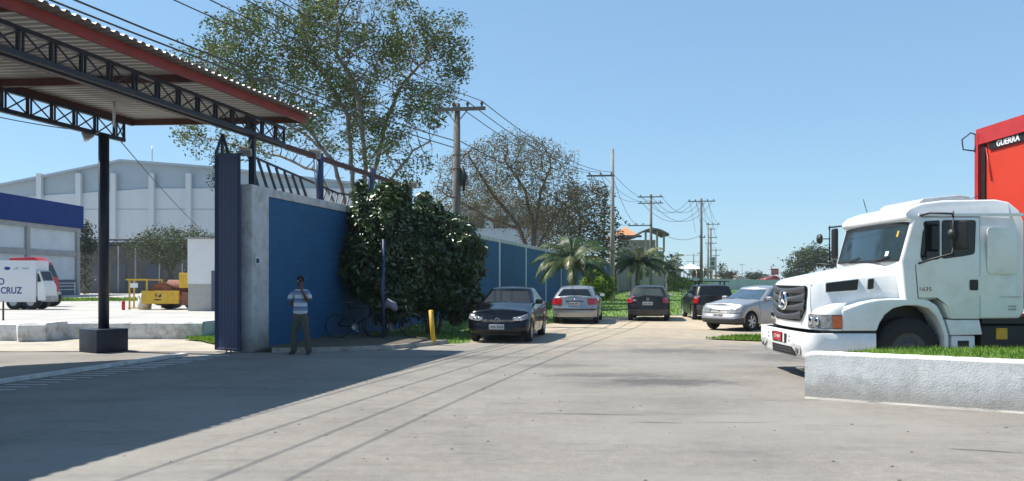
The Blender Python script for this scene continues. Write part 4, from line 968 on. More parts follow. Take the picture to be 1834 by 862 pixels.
for far in (False, True):
    d = sidepanel(grow_poly(doorp, .011), .003, M['black'], 'door_seam', cab, far=far, bev=0)
    door = sidepanel(doorp, .014, M['truckwhite'], 'door', cab, far=far)
    win = [(6.68, 2.58), (6.70, 2.60), (7.38, 2.60), (7.40, 2.10), (6.93, 1.99), (6.82, 1.98), (6.82, 2.58)]
    q1 = rpoly([(6.585, 2.58), (6.82, 2.60), (6.82, 2.0), (6.56, 1.965), (6.53, 2.05)], .04); q2 = rpoly([(6.875, 2.60), (7.40, 2.60), (7.38, 2.08), (7.10, 2.03), (6.875, 2.0)], .05)
    for q in (q1, q2):
        sidepanel(grow_poly(q, .012), .017, M['black'], 'window_seal', door, far=far, bev=0); sidepanel(q, .020, M['glass'], 'door_window', door, far=far, bev=0)
    sidepanel(rpoly([(7.31, 1.49), (7.31, 1.66), (7.44, 1.66), (7.44, 1.49)], .025), .030, M['black'], 'door_handle', door, far=far, bev=.004)
    yy = YN - .002 if not far else YF + .002
    sidepanel([(7.50, 1.38), (7.50, 1.388), (8.15, 1.388), (8.15, 1.38)], .0025, M['steel'], 'body_crease', cab, far=far, bev=0)
    sidepanel(rpoly([(7.60, 1.75), (7.60, 2.5), (8.08, 2.5), (8.08, 1.75)], .08), .003, M['truckwhite'], 'side_panel', cab, far=far, bev=.001)
    # step skirt
    sidepanel([(6.95, 1.02), (7.48, 1.02), (7.53, .78), (7.02, .77)], -.01, M['truckwhite'], 'step_skirt', cab, .25, far=far, bev=.015)
    sidepanel([(7.06, .76), (7.44, .76), (7.44, .28), (7.06, .28)], -.06, M['truckwhite'], 'step_box', cab, .25, far=far, bev=.02)
    sidepanel([(7.16, .68), (7.34, .68), (7.34, .58), (7.16, .58)], -.055, M['black'], 'step_recess', cab, .02, far=far, bev=.0)
t = text_mb('1635', .095, (6.60, YN - .0165, 1.505), (1, 0, 0), (0, 0, 1), .002, 1.15); t.build('model_number', mat('badge red grey', (.26, .05, .05), .4, .1, 9), tk)
mb = MB(); mb.box(7.93, 8.06, YN - .004, YN - .001, 1.17, 1.20); mb.box(7.93, 8.06, YN - .004, YN - .001, 1.22, 1.245); mb.build('fuel_sticker', M['steel'], tk)
# bonnet
def fxb(y): d = abs(y - YC) / .88; return 4.83 + .10 * d ** 2.4
bon = []
st_ = [(0.0, .86, 1.585, .03), (.04, .88, 1.615, .045), (.14, .90, 1.64, .06), (.5, .94, 1.68, .10), (.9, .98, 1.725, .14), (1.25, 1.01, 1.765, .17), (1.50, 1.04, 1.80, .19)]
for dx, w_, zs, cr in st_:
    row = []
    for t in np.linspace(-1, 1, 25):
        y = YC + w_ * t; a = abs(t); z = zs + cr * (1 - a ** 2.2); base = fxb(y) if dx < .6 else 4.86
        z -= .05 * max(0, (a - .93) / .07) ** 2
        row.append((lerp(fxb(y), 4.86, min(1, dx / 1.0)) + dx, y, z))
    row = [(row[0][0], row[0][1] - .006, 1.08 if dx < .85 else 1.26)] + row + [(row[-1][0], row[-1][1] + .006, 1.08 if dx < .85 else 1.26)]
    bon.append(row)
mb = MB(); mb.grid(bon)
# front face around the grille
fr_ = []
for z, off in ((1.585, 0), (1.3, -.015), (1.0, -.01), (.84, .0)):
    w_ = .86 + (.0 if z > 1.2 else .02); fr_.append([(fxb(YC + w_ * t) + off, YC + w_ * t, (z + .03 * (1 - abs(t) ** 2.2)) if z > 1.5 else z) for t in np.linspace(-1, 1, 25)])
mb.grid(fr_)
mb.grid([[(r[0][0], r[0][1], r[0][2]), (r[0][0] + .3, r[0][1] - .003, r[0][2])] for r in fr_]); mb.grid([[(r[-1][0], r[-1][1], r[-1][2]), (r[-1][0] + .3, r[-1][1] + .003, r[-1][2])] for r in fr_])
bonnet = mb.build('bonnet', M['truckwhite'], tk, weld=.001, fixn=True)
try: bonnet.data.set_sharp_from_angle(angle=R(50))
except Exception: pass
for y in (YC - 1.048, YC + 1.048): mb = MB(); mb.beam((6.37, y, 1.2), (6.37, y, 1.80), .012, .012, up=(1, 0, 0)); mb.build('bonnet_seam', M['black'], bonnet)
for far in (False, True):
    sg = 1 if far else -1
    def bp(x, z, pr=.0): return (x, YC + sg * (.90 + .14 * (x - 5.0) / 1.36 + pr + .004), z)
    for nm, pl in (('side_vent', [(5.15, 1.455), (5.15, 1.60), (5.66, 1.665), (5.64, 1.49)]), ('side_vent', [(5.80, 1.50), (5.81, 1.665), (5.90, 1.675), (5.89, 1.51)])):
        pl = rpoly(pl, .02)
        for grow_, mm, pr, n2 in ((.012, M['truckwhite'], .010, 'vent_frame'), (0, M['black'], .016, nm)):
            q = grow_poly(pl, grow_) if grow_ else pl; mb = MB(); k = len(q); mb.add([bp(x, z, -.05) for x, z in q] + [bp(x, z, pr) for x, z in q], [tuple(range(k)), tuple(range(k, 2 * k))] + [(i, (i + 1) % k, k + (i + 1) % k, k + i) for i in range(k)]); mb.build(n2, mm, bonnet, fixn=True)
mb = MB(); mb.lathe([(.03, 0), (.02, .01), (0, .012)], (5.05, YC, 1.705), 'z', 12); mb.build('bonnet_badge', M['steel'], bonnet)
# grille
gp = rpoly([(-.80, 1.555), (.80, 1.555), (.76, 1.18), (.62, .965), (-.62, .965), (-.76, 1.18)], .07)
def gx(y): return fxb(YC + y) - .018
mb = MB(); k = len(gp)
rows = []
def gw(z):                                  # half width of grille at height z
    return pw(z, [(.95, .58), (.99, .64), (1.18, .765), (1.54, .80), (1.56, .78)])
for z in np.linspace(.96, 1.56, 12): rows.append([(gx(gw(z) * t) - .004, YC + gw(z) * t, z) for t in np.linspace(-1, 1, 19)])
mb.grid(rows); gr = mb.build('grille', M['black'], tk)
M['grillegrey'] = mat('dark grey grille bar', (.060, .062, .068), .42, .08, 8)
for zc in (1.475, 1.345, 1.195, 1.05):
    rows = []
    for dz, pr in ((.045, .004), (.038, .03), (-.01, .036), (-.04, .012)):
        row = []
        for t in np.linspace(-1, 1, 25):
            a = abs(t); w_ = gw(zc) * .985; sag = .05 * (1 - a ** 2) if zc < 1.45 else .035 * (1 - a ** 2); wide = 1.0 + .9 * a ** 3
            row.append((gx(w_ * t) - pr - .004, YC + w_ * t, zc - sag + .02 + dz * wide))
        rows.append(row)
    mb = MB(); mb.grid(rows); mb.build('grille_bar', M['grillegrey'], gr)
for sg in (-1, 1):
    rows = []
    for z in np.linspace(.965, 1.555, 8): rows.append([(gx(gw(z) - d) - .03, YC + sg * (gw(z) - d), z) for d in (0, .035)])
    mb = MB(); mb.grid(rows); mb.build('grille_edge', M['grillegrey'], gr)
c0 = Vector((gx(0) - .055, YC, 1.30)); mb = MB(); mb.lathe([(.150, .03), (.150, -.012), (.158, -.02), (.170, -.012), (.172, .03)], c0, 'x', 40)
for a in (90, 210, 330):
    d = Vector((0, math.cos(R(a)), math.sin(R(a)))); n_ = Vector((0, -d.z, d.y)); b = len(mb.v)
    mb.add([c0 + d * .155, c0 + n_ * .022 + d * .012, c0 - n_ * .022 + d * .012, c0 + Vector((-.028, 0, 0))], [(0, 1, 3), (0, 3, 2), (0, 2, 1)])
mb.build('star_emblem', M['chrome'], gr)
mb = MB(); mb.lathe([(.15, 0), (0, -.004)], c0 + Vector((.02, 0, 0)), 'x', 24); mb.build('emblem_back', M['black'], gr)
# fender nose shells and fenders
def nosepts(sg):                            # plan curve from inner front to the side
    pts = [(.80, 4.915), (.95, 4.925), (1.06, 4.95), (1.14, 4.99), (1.20, 5.05), (1.235, 5.13), (1.25, 5.205), (1.25, 5.275)]
    return [(x, YC + sg * d) for d, x in pts]
for far in (False, True):
    sg = 1 if far else -1; pl = nosepts(sg); rows = []
    for z, ins in ((.84, .012), (.90, 0), (1.02, 0), (1.11, .015), (1.145, .04), (1.20, .13), (1.26, .32)):
        row = []
        for i, (x, y) in enumerate(pl):
            k = i / (len(pl) - 1); row.append((x + ins * (1.0 - .6 * k), y - sg * ins * .7 * k * (.5 if z > 1.19 else 1), z + (.03 * k if z > 1.12 else 0)))
        rows.append(row)
    mb = MB(); mb.grid(rows)
    ya, yb_ = (YF, YF - .42) if far else (YN, YN + .42)
    fen = [(5.28, .84), (5.28, 1.17), (5.45, 1.235), (5.65, 1.30), (5.85, 1.34), (6.05, 1.355), (6.45, 1.355), (6.66, 1.335), (6.80, 1.25), (6.88, 1.10), (6.94, .93), (6.99, .76), (6.99, .35), (6.93, .35), (6.92, .76),
           (6.86, .93), (6.78, 1.09), (6.66, 1.20), (6.50, 1.245), (6.28, 1.245), (6.10, 1.20), (5.97, 1.10), (5.88, .96), (5.84, .84)]
    fb = MB(); fb.prism_y(fen, min(ya, yb_), max(ya, yb_))
    f_o = fb.build('fender', M['truckwhite'], tk, bevel=.035, seg=3, fixn=True)
    mb.build('lamp_housing', M['truckwhite'], f_o, fixn=True)
    # seam between fender halves
    # lamp cluster
    def lampgrid(i0, i1, z0, z1, pr, m, nm, par):
        ps = pl[i0:i1 + 1]; rows = []
        for z in np.linspace(z0, z1, 5):
            row = []
            for i in range(len(ps)):
                a = Vector(ps[max(0, i - 1)]); b = Vector(ps[min(len(ps) - 1, i + 1)]); t = (b - a).normalized(); n_ = Vector((-abs(t.y), sg * abs(t.x))); row.append((ps[i][0] + n_.x * pr, ps[i][1] + n_.y * pr, z))
            rows.append(row)
        m_ = MB(); m_.grid(rows); return m_.build(nm, m, par)
    hl = lampgrid(0, 7, .872, 1.095, .008, M['black'], 'headlight', tk)
    lampgrid(0, 5, .88, 1.087, .014, M['lens'], 'lamp_glass', hl); lampgrid(5, 7, .885, 1.082, .016, M['amber'], 'indicator', hl)
    for d_ in (.90, 1.07):
        x_ = 4.92 if d_ < 1 else 4.955; m_ = MB(); m_.lathe([(.075, 0), (.072, -.018), (.05, -.02), (.0, -.034)], (x_ - .008, YC + sg * d_, .985), 'x', 20); m_.build('lamp_reflector', M['chrome'], hl)
    mb = MB(); mb.box(5.0, 5.84, min(ya, yb_) + .03, max(ya, yb_) - .03, .80, .842); mb.build('bumper_gap', M['black'], f_o)
mb = MB(); mb.box(5.05, 6.2, YN + .40, YF - .40, .5, 1.3); mb.box(4.98, 5.1, YN + .3, YF - .3, .55, .86); mb.box(5.9, 7.0, YN + .44, YF - .44, .4, 1.45); mb.build('engine_bay', M['black'], tk)
mb = MB(); mb.box(6.30, 7.6, YN + .5, YF - .5, .8, 1.3); mb.box(7.53, 8.9, YN + .025, YF - .025, .955, 1.07); mb.build('cab_floor', M['black'], tk)
# bumper
def bplan():
    pts = []
    for d in np.linspace(0, 1.02, 7): pts.append((4.685 + .035 * (d / 1.02) ** 2, d))
    for a in np.linspace(15, 90, 6): pts.append((4.72 + .24 * (1 - math.cos(R(a))), 1.02 + .235 * math.sin(R(a))))
    pts += [(5.2, 1.256), (5.5, 1.256), (5.82, 1.256)]
    return pts
bpz = bplan(); full = [(x, YC - d) for x, d in reversed(bpz)] + [(x, YC + d) for x, d in bpz[1:]]
rows = []
for z, ins in ((.795, .09), (.80, .02), (.785, 0), (.60, -.005), (.53, .0), (.50, .012), (.44, .02), (.37, .035), (.345, .07), (.36, .14)):
    row = []
    for (x, y) in full:
        d = abs(y - YC); side = min(1, max(0, (x - 4.75) / .5)); zz = z
        if z < .5: zz = z + .10 * side
        row.append((x + ins * (1 - side), y - (1 if y > YC else -1) * ins * side * (1 if d > .5 else 0), zz))
    rows.append(row)
mb = MB(); mb.grid(rows); bmp = mb.build('bumper', M['truckwhite'], tk, fixn=True)
def bpanel(pl, pr, m, nm, par, bev=0):        # pl in (d, z), mounted on bumper front
    mb = MB(); k = len(pl); F_ = lambda d: 4.685 + .035 * (d / 1.02) ** 2
    mb.add([(F_(d) - pr, YC + d, z) for d, z in pl] + [(F_(d) + .03, YC + d, z) for d, z in pl], [tuple(range(k)), tuple(range(k, 2 * k))] + [(i, (i + 1) % k, k + (i + 1) % k, k + i) for i in range(k)])
    return mb.build(nm, m, par, fixn=True, bevel=bev)
bpanel(rpoly([(.34, .74), (-.42, .74), (-.40, .575), (.28, .575)], .03), .008, M['black'], 'plate_recess', bmp)
bpanel([(-.24, .735), (-.31, .735), (-.31, .585), (-.24, .585)], .012, M['truckwhite'], 'recess_strut', bmp)
pl_ = bpanel(rpoly([(.22, .755), (-.20, .755), (-.20, .60), (.22, .60)], .015), .022, mat('red plate', (.36, .02, .025), .4, .05, 5), 'number_plate', bmp)
t = text_mb('LTI-9849', .085, (4.685 - .0225, YC + .01, .672), (0, -1, 0), (0, 0, 1), .001, .95); t.build('plate_text', M['white'], pl_)
bpanel(rpoly([(.30, .535), (-.62, .535), (-.78, .395), (.26, .395)], .02), .012, M['black'], 'lower_grille', bmp)
mb = MB()
for d in (-.5, -.56): pass
for zz in (.44, .485): bpanel([(.26, zz), (-.66, zz), (-.66, zz + .012), (.26, zz + .012)], .017, M['grillegrey'], 'lower_bar', bmp)
for sg in (1, -1):
    bpanel(rpoly([(sg * .60, .56), (sg * .66, .60), (sg * .98, .58), (sg * .96, .43), (sg * .84, .43)], .02), .010, M['pillar'], 'fog_recess', bmp)
    mb = MB(); mb.lathe([(.055, 0), (.05, -.02), (0, -.026)], (4.70, YC + sg * .86, .505), 'x', 16); mb.build('fog_light', M['lens'], bmp)
    for z in (.64, .71):
        mb = MB(); mb.lathe([(.02, 0), (.018, -.01), (0, -.012)], (4.69, YC + sg * .52, z), 'x', 10); mb.build('bumper_bolt', M['steel'], bmp)
# wheels of the tractor
def bigwheel(parent, x, y0, w_, sg, r=.5, nm='wheel'):
    mb = MB(); mb.lathe([(r - .24, y0), (r - .06, y0 - sg * .02), (r - .01, y0 + sg * .03), (r, y0 + sg * .05), (r, y0 + sg * (w_ - .05)), (r - .06, y0 + sg * w_), (r - .24, y0 + sg * w_)], (x, 0, r), 'y', 40)
    for k in range(40):
        a = 2 * math.pi * k / 40; c = Vector((x, 0, r)) + Vector((math.cos(a), 0, math.sin(a))) * (r + .002)
        mb.beam(c + Vector((0, y0 + sg * .05, 0)), c + Vector((0, y0 + sg * (w_ - .05), 0)), .03, .012, up=(math.cos(a), 0, math.sin(a)))
    wh_ = mb.build(nm, M['rubber'], parent)
    mb = MB(); mb.lathe([(r - .235, y0 + sg * .0), (r - .26, y0 + sg * .02), (.19, y0 + sg * .06), (.17, y0 - sg * .0), (.10, y0 - sg * .03), (0, y0 - sg * .035)], (x, 0, r), 'y', 28); rm_ = mb.build('rim', M['truckrim'], wh_)
    mb = MB()
    for k in range(10):
        a = 2 * math.pi * k / 10; mb.cyl((x + .145 * math.cos(a), y0 - sg * .04, r + .145 * math.sin(a)), (x + .145 * math.cos(a), y0, r + .145 * math.sin(a)), .016, 6)
    mb.build('wheel_nut', M['truckrim'], wh_)
bigwheel(tk, 6.40, YN + .10, .30, 1, .52); bigwheel(tk, 6.40, YF - .10, .30, -1, .52)
for x in (10.3, 11.6):
    bigwheel(tk, x, YN + .06, .5, 1); bigwheel(tk, x, YF - .06, .5, -1)
mb = MB(); mb.box(6.2, 12.2, YC - .45, YC - .35, .65, .95); mb.box(6.2, 12.2, YC + .35, YC + .45, .65, .95); mb.box(7.5, 8.1, YC - .9, YC + .9, .5, 1.0); mb.build('chassis', M['black'], tk)
mb = MB(); mb.box(7.56, 8.9, YN + .10, YN + .62, .38, .95); tk_ = mb.build('fuel_tank', M['black'], tk, bevel=.06, seg=3)
mb = MB(); mb.box(7.80, 7.98, YN + .090, YN + .099, .70, .88); mb.build('tank_sticker', M['yellow'], tk_)
mb = MB(); mb.box(7.56, 8.9, YF - .62, YF - .10, .38, .95); mb.build('battery_box', M['black'], tk, bevel=.06, seg=3)
# mirrors
def mirror(sy, xb_, yb_, xm, ym, zt_, zb_):
    mb = MB(); mb.tube([(xb_, yb_, 2.68), (xb_ + .05, (yb_ + ym) / 2, 2.71), (xm - .02, ym, 2.68), (xm, ym, 2.62)], .016, 6)
    mb.tube([(xb_ - .02, yb_, 1.92), (xm - .3, (yb_ + ym * 2) / 3, 1.97), (xm - .02, ym, 2.06), (xm, ym, 2.15)], .018, 6); mb.tube([(xm, ym, 2.72), (xm, ym, 2.02)], .014, 6)
    arm = mb.build('mirror_arm', M['black'], tk)
    mb = MB(); mb.box(-.045, .045, -.13, .13, zb_, zt_, Matrix.Translation(Vector((xm + .1, ym, 0))) @ Matrix.Rotation(R(55 if sy < 0 else -12), 4, 'Z')); mi = mb.build('mirror', M['black'], tk, bevel=.035, seg=3)
    mb = MB(); mb.box(.046, .05, -.1, .1, zb_ + .04, zt_ - .04, Matrix.Translation(Vector((xm + .1, ym, 0))) @ Matrix.Rotation(R(55 if sy < 0 else -12), 4, 'Z')); mb.build('mirror_glass', M['chrome'], mi)
    return mi
mi = mirror(-1, 6.52, YN - .02, 6.82, 12.08, 2.58, 2.12)
mb = MB(); mb.lathe([(0, -.05), (.07, -.03), (.085, .01), (.08, .03), (0, .03)], (6.74, 12.0, 2.36), 'x', 18); mb.build('wide_mirror', M['black'], mi)
mi = mirror(1, 6.46, YF + .02, 6.24, 15.36, 2.66, 2.08)
mb = MB(); mb.lathe([(0, -.06), (.09, -.03), (.10, .01), (.09, .03), (0, .03)], (6.08, 15.45, 2.46), 'x', 18); mb.build('wide_mirror', M['black'], mi)
mb = MB(); mb.tube([(6.14, 15.42, 2.46), (6.26, 15.36, 2.46)], .012, 5); mb.build('mirror_joint', M['black'], mi)

# ------------------------------------------------------------ red trailer
trl = empty('box_trailer', (14, 13.75, 0), 'tall red box trailer coupled behind the white truck cab', 'trailer')
TX = 9.02; T0, T1 = 12.42, 15.08; TZ = 4.46
mb = MB(); mb.box(TX, TX + 12, T0 + .05, T1 - .05, 1.25, TZ - .06); mb.build('body_panel', M['red_tarp'], trl)
mb = MB()
mb.beam((TX - .02, T0, TZ - .06), (TX - .02, T1, TZ - .06), .10, .30); mb.beam((TX - .02, T0, 1.25), (TX - .02, T1, 1.25), .10, .2)
for y in (T0 + .02, T1 - .02): mb.beam((TX - .022, y, 1.2), (TX - .022, y, TZ), .11, .11, up=(1, 0, 0)); mb.beam((TX, y, TZ - .05), (TX + 12, y, TZ - .05), .08, .18)
for y in (T0 + .02, T1 - .02):
    for x in range(1, 13, 2): mb.beam((TX + x - .02, y, 1.25), (TX + x - .02, y, TZ - .15), .06, .08, up=(1, 0, 0))
mb.build('frame', M['red_frame'], trl)
mb = MB(); mb.box(TX - .03, TX - .005, T1 - .22, T1 - .10, 1.3, TZ - .22); mb.build('dark_post', M['black'], trl)
mb = MB(); mb.box(TX - .035, TX - .006, T1 - 1.42, T1 - .35, TZ - .36, TZ - .215); bp_ = mb.build('nameplate', M['black'], trl)
t = text_mb('GUERRA', .15, (TX - .040, T1 - .92, TZ - .288), (0, -1, 0), (0, 0, 1), .002, 1.15, .004); t.build('nameplate_text', M['white'], bp_)
mb = MB(); q = Vector((TX - .02, T1, TZ - .02)); mb.tube([q, q + Vector((-.12, .05, .06)), q + Vector((-.25, .12, -.06)), q + Vector((-.18, .2, -.24)), q + Vector((0, .04, -.30))], .014, 6); mb.tube([q + Vector((0, .0, .0)), q + Vector((-.02, .02, -.32))], .05, 8); mb.build('tarp_hook', M['black'], trl)
mb = MB(); mb.tube([(TX - .02, T1 - .24, TZ - .3), (TX - .025, T1 - .42, TZ - .95)], .012, 5); mb.build('strap', M['red_frame'], trl)
mb = MB(); mb.box(TX + .5, TX + 12, YC - .5, YC + .5, .95, 1.22); mb.build('chassis', M['black'], trl)
for x in (17.4, 18.6):
    bigwheel(trl, x, T0 + .06, .5, 1); bigwheel(trl, x, T1 - .06, .5, -1)

# ------------------------------------------------------------ planter wall and grass on it
pl_pts = [(4.09, 10.90), (6.33, 9.62), (14, 5.3)]
mb = MB(); a = Vector((4.09, 10.92, 0)); b = Vector((14, 5.38, 0)); d = (b - a).normalized(); nr = Vector((-d.y, d.x, 0)); n_ = 130; Lw = (b - a).length; rows = []
for i in range(n_ + 1):
    s = Lw * i / n_; q = a + d * s; j = .003 * noise1(s * 3, 1) + .001 * noise1(s * 31, 3); zt_ = .655 + .005 * noise1(s * 12, 5) - (.03 * max(0, 1 - s / .12))
    lx = .0 if i else .02
    rows.append([q - nr * (.02 + j) + Vector((0, 0, -.02)), q - nr * (.012 + j * 3) + Vector((0, 0, .006)), q + Vector((0, 0, .03)) + nr * j, q + nr * (j * 1.5) + Vector((0, 0, .35)), q + nr * (j + .012) + Vector((0, 0, zt_ - .035)), q + nr * (.03 + j) + Vector((0, 0, zt_)), q + nr * .2 + Vector((0, 0, zt_ + .004)), q + nr * .21 + Vector((0, 0, .0))])
mb.grid(rows, smooth=False, flip=True)
r0 = rows[0]; mb.add(r0, [tuple(range(len(r0)))])
bk = [(4.20, 11.10), (4.55, 11.3), (5.33, 11.75), (6.5, 12.05), (14, 12.1)]
mb.add([(x, y, 0) for x, y in bk] + [(x, y, .58) for x, y in bk], [(i + 1, i, 5 + i, 6 + i) for i in range(4)])
o = mb.build('planter_wall', M['planterwash'], fixn=True); tag(o, 'rough whitewashed planter wall in the right foreground', 'wall')
mb = MB(); gpoly = [(4.35, 11.02)] + bk[1:] + [(14, 5.7)]
grass('grass', [(4.55, 10.92), (5.33, 11.72), (6.5, 12.02), (14, 12.05), (14, 5.75)], .61, 26000, .06, .007, 'green grass growing on top of the whitewashed planter', 0, 21)

# ------------------------------------------------------------ trucks in the yard
dt = empty('delivery_truck', (-28, 43.5, 0), 'white delivery truck with blue lettering on its box parked at the left edge', 'truck')
def Q(px, py, Y=42.5): return P(px, py, Y)
x0 = Q(-75, 0).x; x1 = Q(64, 0).x; zb_ = .42; zt_ = Q(0, 467).z
M['boxwhite'] = mat('box panel white', (.66, .66, .67), .5, .03, 1)
mb = MB(); mb.box(x0, x1, 42.5, 43.7, zb_, zt_); bx = mb.build('cargo_box', M['boxwhite'], dt, bevel=.02)
inkb = mat('deep blue ink', (.02, .03, .22), .5, .05, 4)
t = text_mb('CRUZ', .50, (Q(20, 0).x, 42.495, Q(0, 521).z), (1, 0, 0), (0, 0, 1), .002, .88, .012); t.build('lettering', inkb, bx)
t = text_mb('DO', .50, (Q(-3, 0).x, 42.495, Q(0, 505).z), (1, 0, 0), (0, 0, 1), .002, .88, .012); t.build('lettering', inkb, bx)
mb = MB(); mb.lathe([(0, 0), (.17, 0), (.17, .01), (0, .01)], (0, 0, 0), 'y', 20); mb.v = [(x + Q(13, 0).x, 42.488 + y, z * .55 + Q(0, 481).z) for x, y, z in mb.v]; mb.build('oval_logo', inkb, bx)
mb = MB()
for px, py, w_, h_ in ((28, 482, .30, .05), (31, 479, .2, .04), (46, 481, .36, .07)): q = Q(px, py); mb.box(q.x - w_ / 2, q.x + w_ / 2, 42.49, 42.497, q.z - h_ / 2, q.z + h_ / 2)
mb.build('small_logo', M['steel'], bx)
cx0 = x1 + .05; mb = MB(); mb.prism_y([(cx0, .5), (cx0, 2.12), (cx0 + .10, 2.10), (cx0 + .28, 1.55), (cx0 + .42, 1.28), (cx0 + .46, .5)], 42.55, 43.65); cb2 = mb.build('cab', M['white'], dt, bevel=.04, fixn=True)
mb = MB(); mb.prism_y([(cx0 + .03, 1.5), (cx0 + .03, 1.98), (cx0 + .09, 1.96), (cx0 + .22, 1.54)], 42.53, 42.56); mb.build('side_window', M['glass'], cb2, fixn=True)
mb = MB(); mb.prism_y([(cx0 + .112, 2.08), (cx0 + .276, 1.58), (cx0 + .296, 1.59), (cx0 + .13, 2.09)], 42.65, 43.55); mb.build('windscreen', M['glass'], cb2, fixn=True)
mb = MB(); mb.box(cx0 + .36, cx0 + .54, 42.58, 43.62, .42, .72); mb.build('bumper', M['pillar'], cb2, bevel=.03)
def yardwheel(par, x, y, r): 
    m_ = MB(); m_.lathe([(0, 0), (r * .5, 0), (r * .55, -.02), (r * .93, -.02), (r, .03), (r, .25), (0, .25)], (x, y, r), 'y', 24); w_ = m_.build('wheel', M['rubber'], par); m_ = MB(); m_.lathe([(r * .5, -.03), (0, -.01)], (x, y, r), 'y', 16); m_.build('rim', M['steel'], w_)
for px in (23, 54): yardwheel(dt, Q(px, 0).x, 42.55, .42); yardwheel(dt, Q(px, 0).x, 43.4, .42)
yardwheel(dt, Q(-60, 0).x, 42.55, .42)
rt = empty('red_truck', (-28, 48, 0), 'red truck cab standing behind the white delivery truck', 'truck')
qx = lambda px: (px - 2 - 917) / F * 47
mb = MB(); mb.prism_y([(qx(18), .6), (qx(18), 2.95), (qx(62), 3.0), (qx(76), 2.66), (qx(88), 1.75), (qx(91), .6)], 47, 48.1); rc_ = mb.build('cab', M['redpaint'], rt, bevel=.05, fixn=True)
mb = MB(); mb.prism_y([(qx(66), 1.75), (qx(68), 2.35), (qx(78), 2.35), (qx(86), 1.78)], 46.97, 47.0); mb.build('side_window', M['glass'], rc_, fixn=True)
mb = MB(); mb.prism_y([(qx(79), 2.5), (qx(88.6), 1.8), (qx(89), 1.82), (qx(79.6), 2.52)], 47.15, 47.95); mb.build('windscreen', M['glass'], rc_, fixn=True)
mb = MB(); mb.box(qx(84), qx(93), 47, 48.1, .45, .9); mb.build('bumper', M['pillar'], rc_, bevel=.03)
yardwheel(rt, qx(80), 47.1, .5); yardwheel(rt, qx(30), 47.1, .5); yardwheel(rt, qx(80), 47.8, .5)
# ------------------------------------------------------------ trees (space colonisation)
M['leaf1'] = leafmat('tree leaves', (.045, .080, .014), (.125, .160, .038), .30, .5, .35)
M['leaf2'] = leafmat('dry tree leaves', (.085, .085, .038), (.17, .16, .085), .28, .6, .2)
M['leaf2b'] = leafmat('dull tree leaves', (.065, .060, .032), (.12, .10, .06), .28, .6, .2)
M['leaf3'] = leafmat('dark leaves', (.018, .030, .012), (.045, .065, .025), .2, .45, .4)
M['leaf4'] = leafmat('mid leaves', (.045, .065, .030), (.10, .12, .06), .25, .6, .2)
M['leafbush'] = leafmat('glossy bush leaves', (.012, .027, .006), (.070, .125, .018), .16, .30, .65)
M['leaflime'] = leafmat('lime leaves', (.08, .16, .012), (.26, .36, .03), .4, .5, .3)
from mathutils import noise as mnoise
def colonise(start_lines, att, step, infl, kill, iters, seed):
    rng = np.random.default_rng(seed)
    nodes = []; par = []
    for line in start_lines:
        pts = [np.array(p, float) for p in line[1]]; prev = line[0]
        for a, b in zip(pts[:-1], pts[1:]):
            n_ = max(1, int(np.linalg.norm(b - a) / step))
            for k in range(n_):
                if prev == -1 and k == 0: nodes.append(a); par.append(-1); prev = 0; continue
                nodes.append(a + (b - a) * (k + 1) / n_ + rng.normal(0, .02, 3)); par.append(prev); prev = len(nodes) - 1
    P_ = np.array(nodes); att = att.copy()
    nearest = np.full(len(att), -1); nd = np.full(len(att), 1e9)
    def upd(i0):
        nonlocal nearest, nd
        new = P_[i0:]
        for c in range(0, len(new), 200):
            D = np.linalg.norm(att[:, None] - new[None, c:c + 200], axis=2); j = D.argmin(1); d = D[np.arange(len(att)), j]
            m = d < nd; nd[m] = d[m]; nearest[m] = j[m] + i0 + c
    upd(0); par = list(par)
    for it in range(iters):
        m = nd < infl
        if not m.any() or len(att) == 0: break
        acc = {}
        v = att[m] - P_[nearest[m]]; v /= np.linalg.norm(v, axis=1)[:, None] + 1e-9
        for i, q in zip(nearest[m], v):
            acc[i] = acc.get(i, 0) + q
        newp = []
        for i, q in acc.items():
            L = np.linalg.norm(q)
            if L < 1e-3: continue
            d = q / L + rng.normal(0, .16, 3); d /= np.linalg.norm(d); newp.append(P_[i] + d * step); par.append(i)
        if not newp: break
        i0 = len(P_); P_ = np.vstack([P_, np.array(newp)]); upd(i0)
        keep = nd > kill; att = att[keep]; nearest = nearest[keep]; nd = nd[keep]
    return P_, par
def tree_mesh(P_, par, r_tip, expo, rmax):
    n = len(P_); ch = [0] * n; acc = [0.0] * n
    for i in range(n - 1, -1, -1):
        if ch[i] == 0: acc[i] = r_tip ** expo
        if par[i] >= 0: acc[par[i]] += acc[i]; ch[par[i]] += 1
    rad = [min(rmax, a ** (1 / expo)) for a in acc]
    mb = MB()
    for i in range(n):
        p = par[i]
        if p < 0: continue
        ra = min(rad[p], rad[i] * 1.5 + .01); k = 8 if ra > .12 else (5 if ra > .03 else 3)
        a = Vector(P_[p]); b = Vector(P_[i]); d = b - a
        if d.length < 1e-4: continue
        mb.tube([a - d * .06, b], [ra, rad[i]], k, caps=False)
    return mb, rad, ch
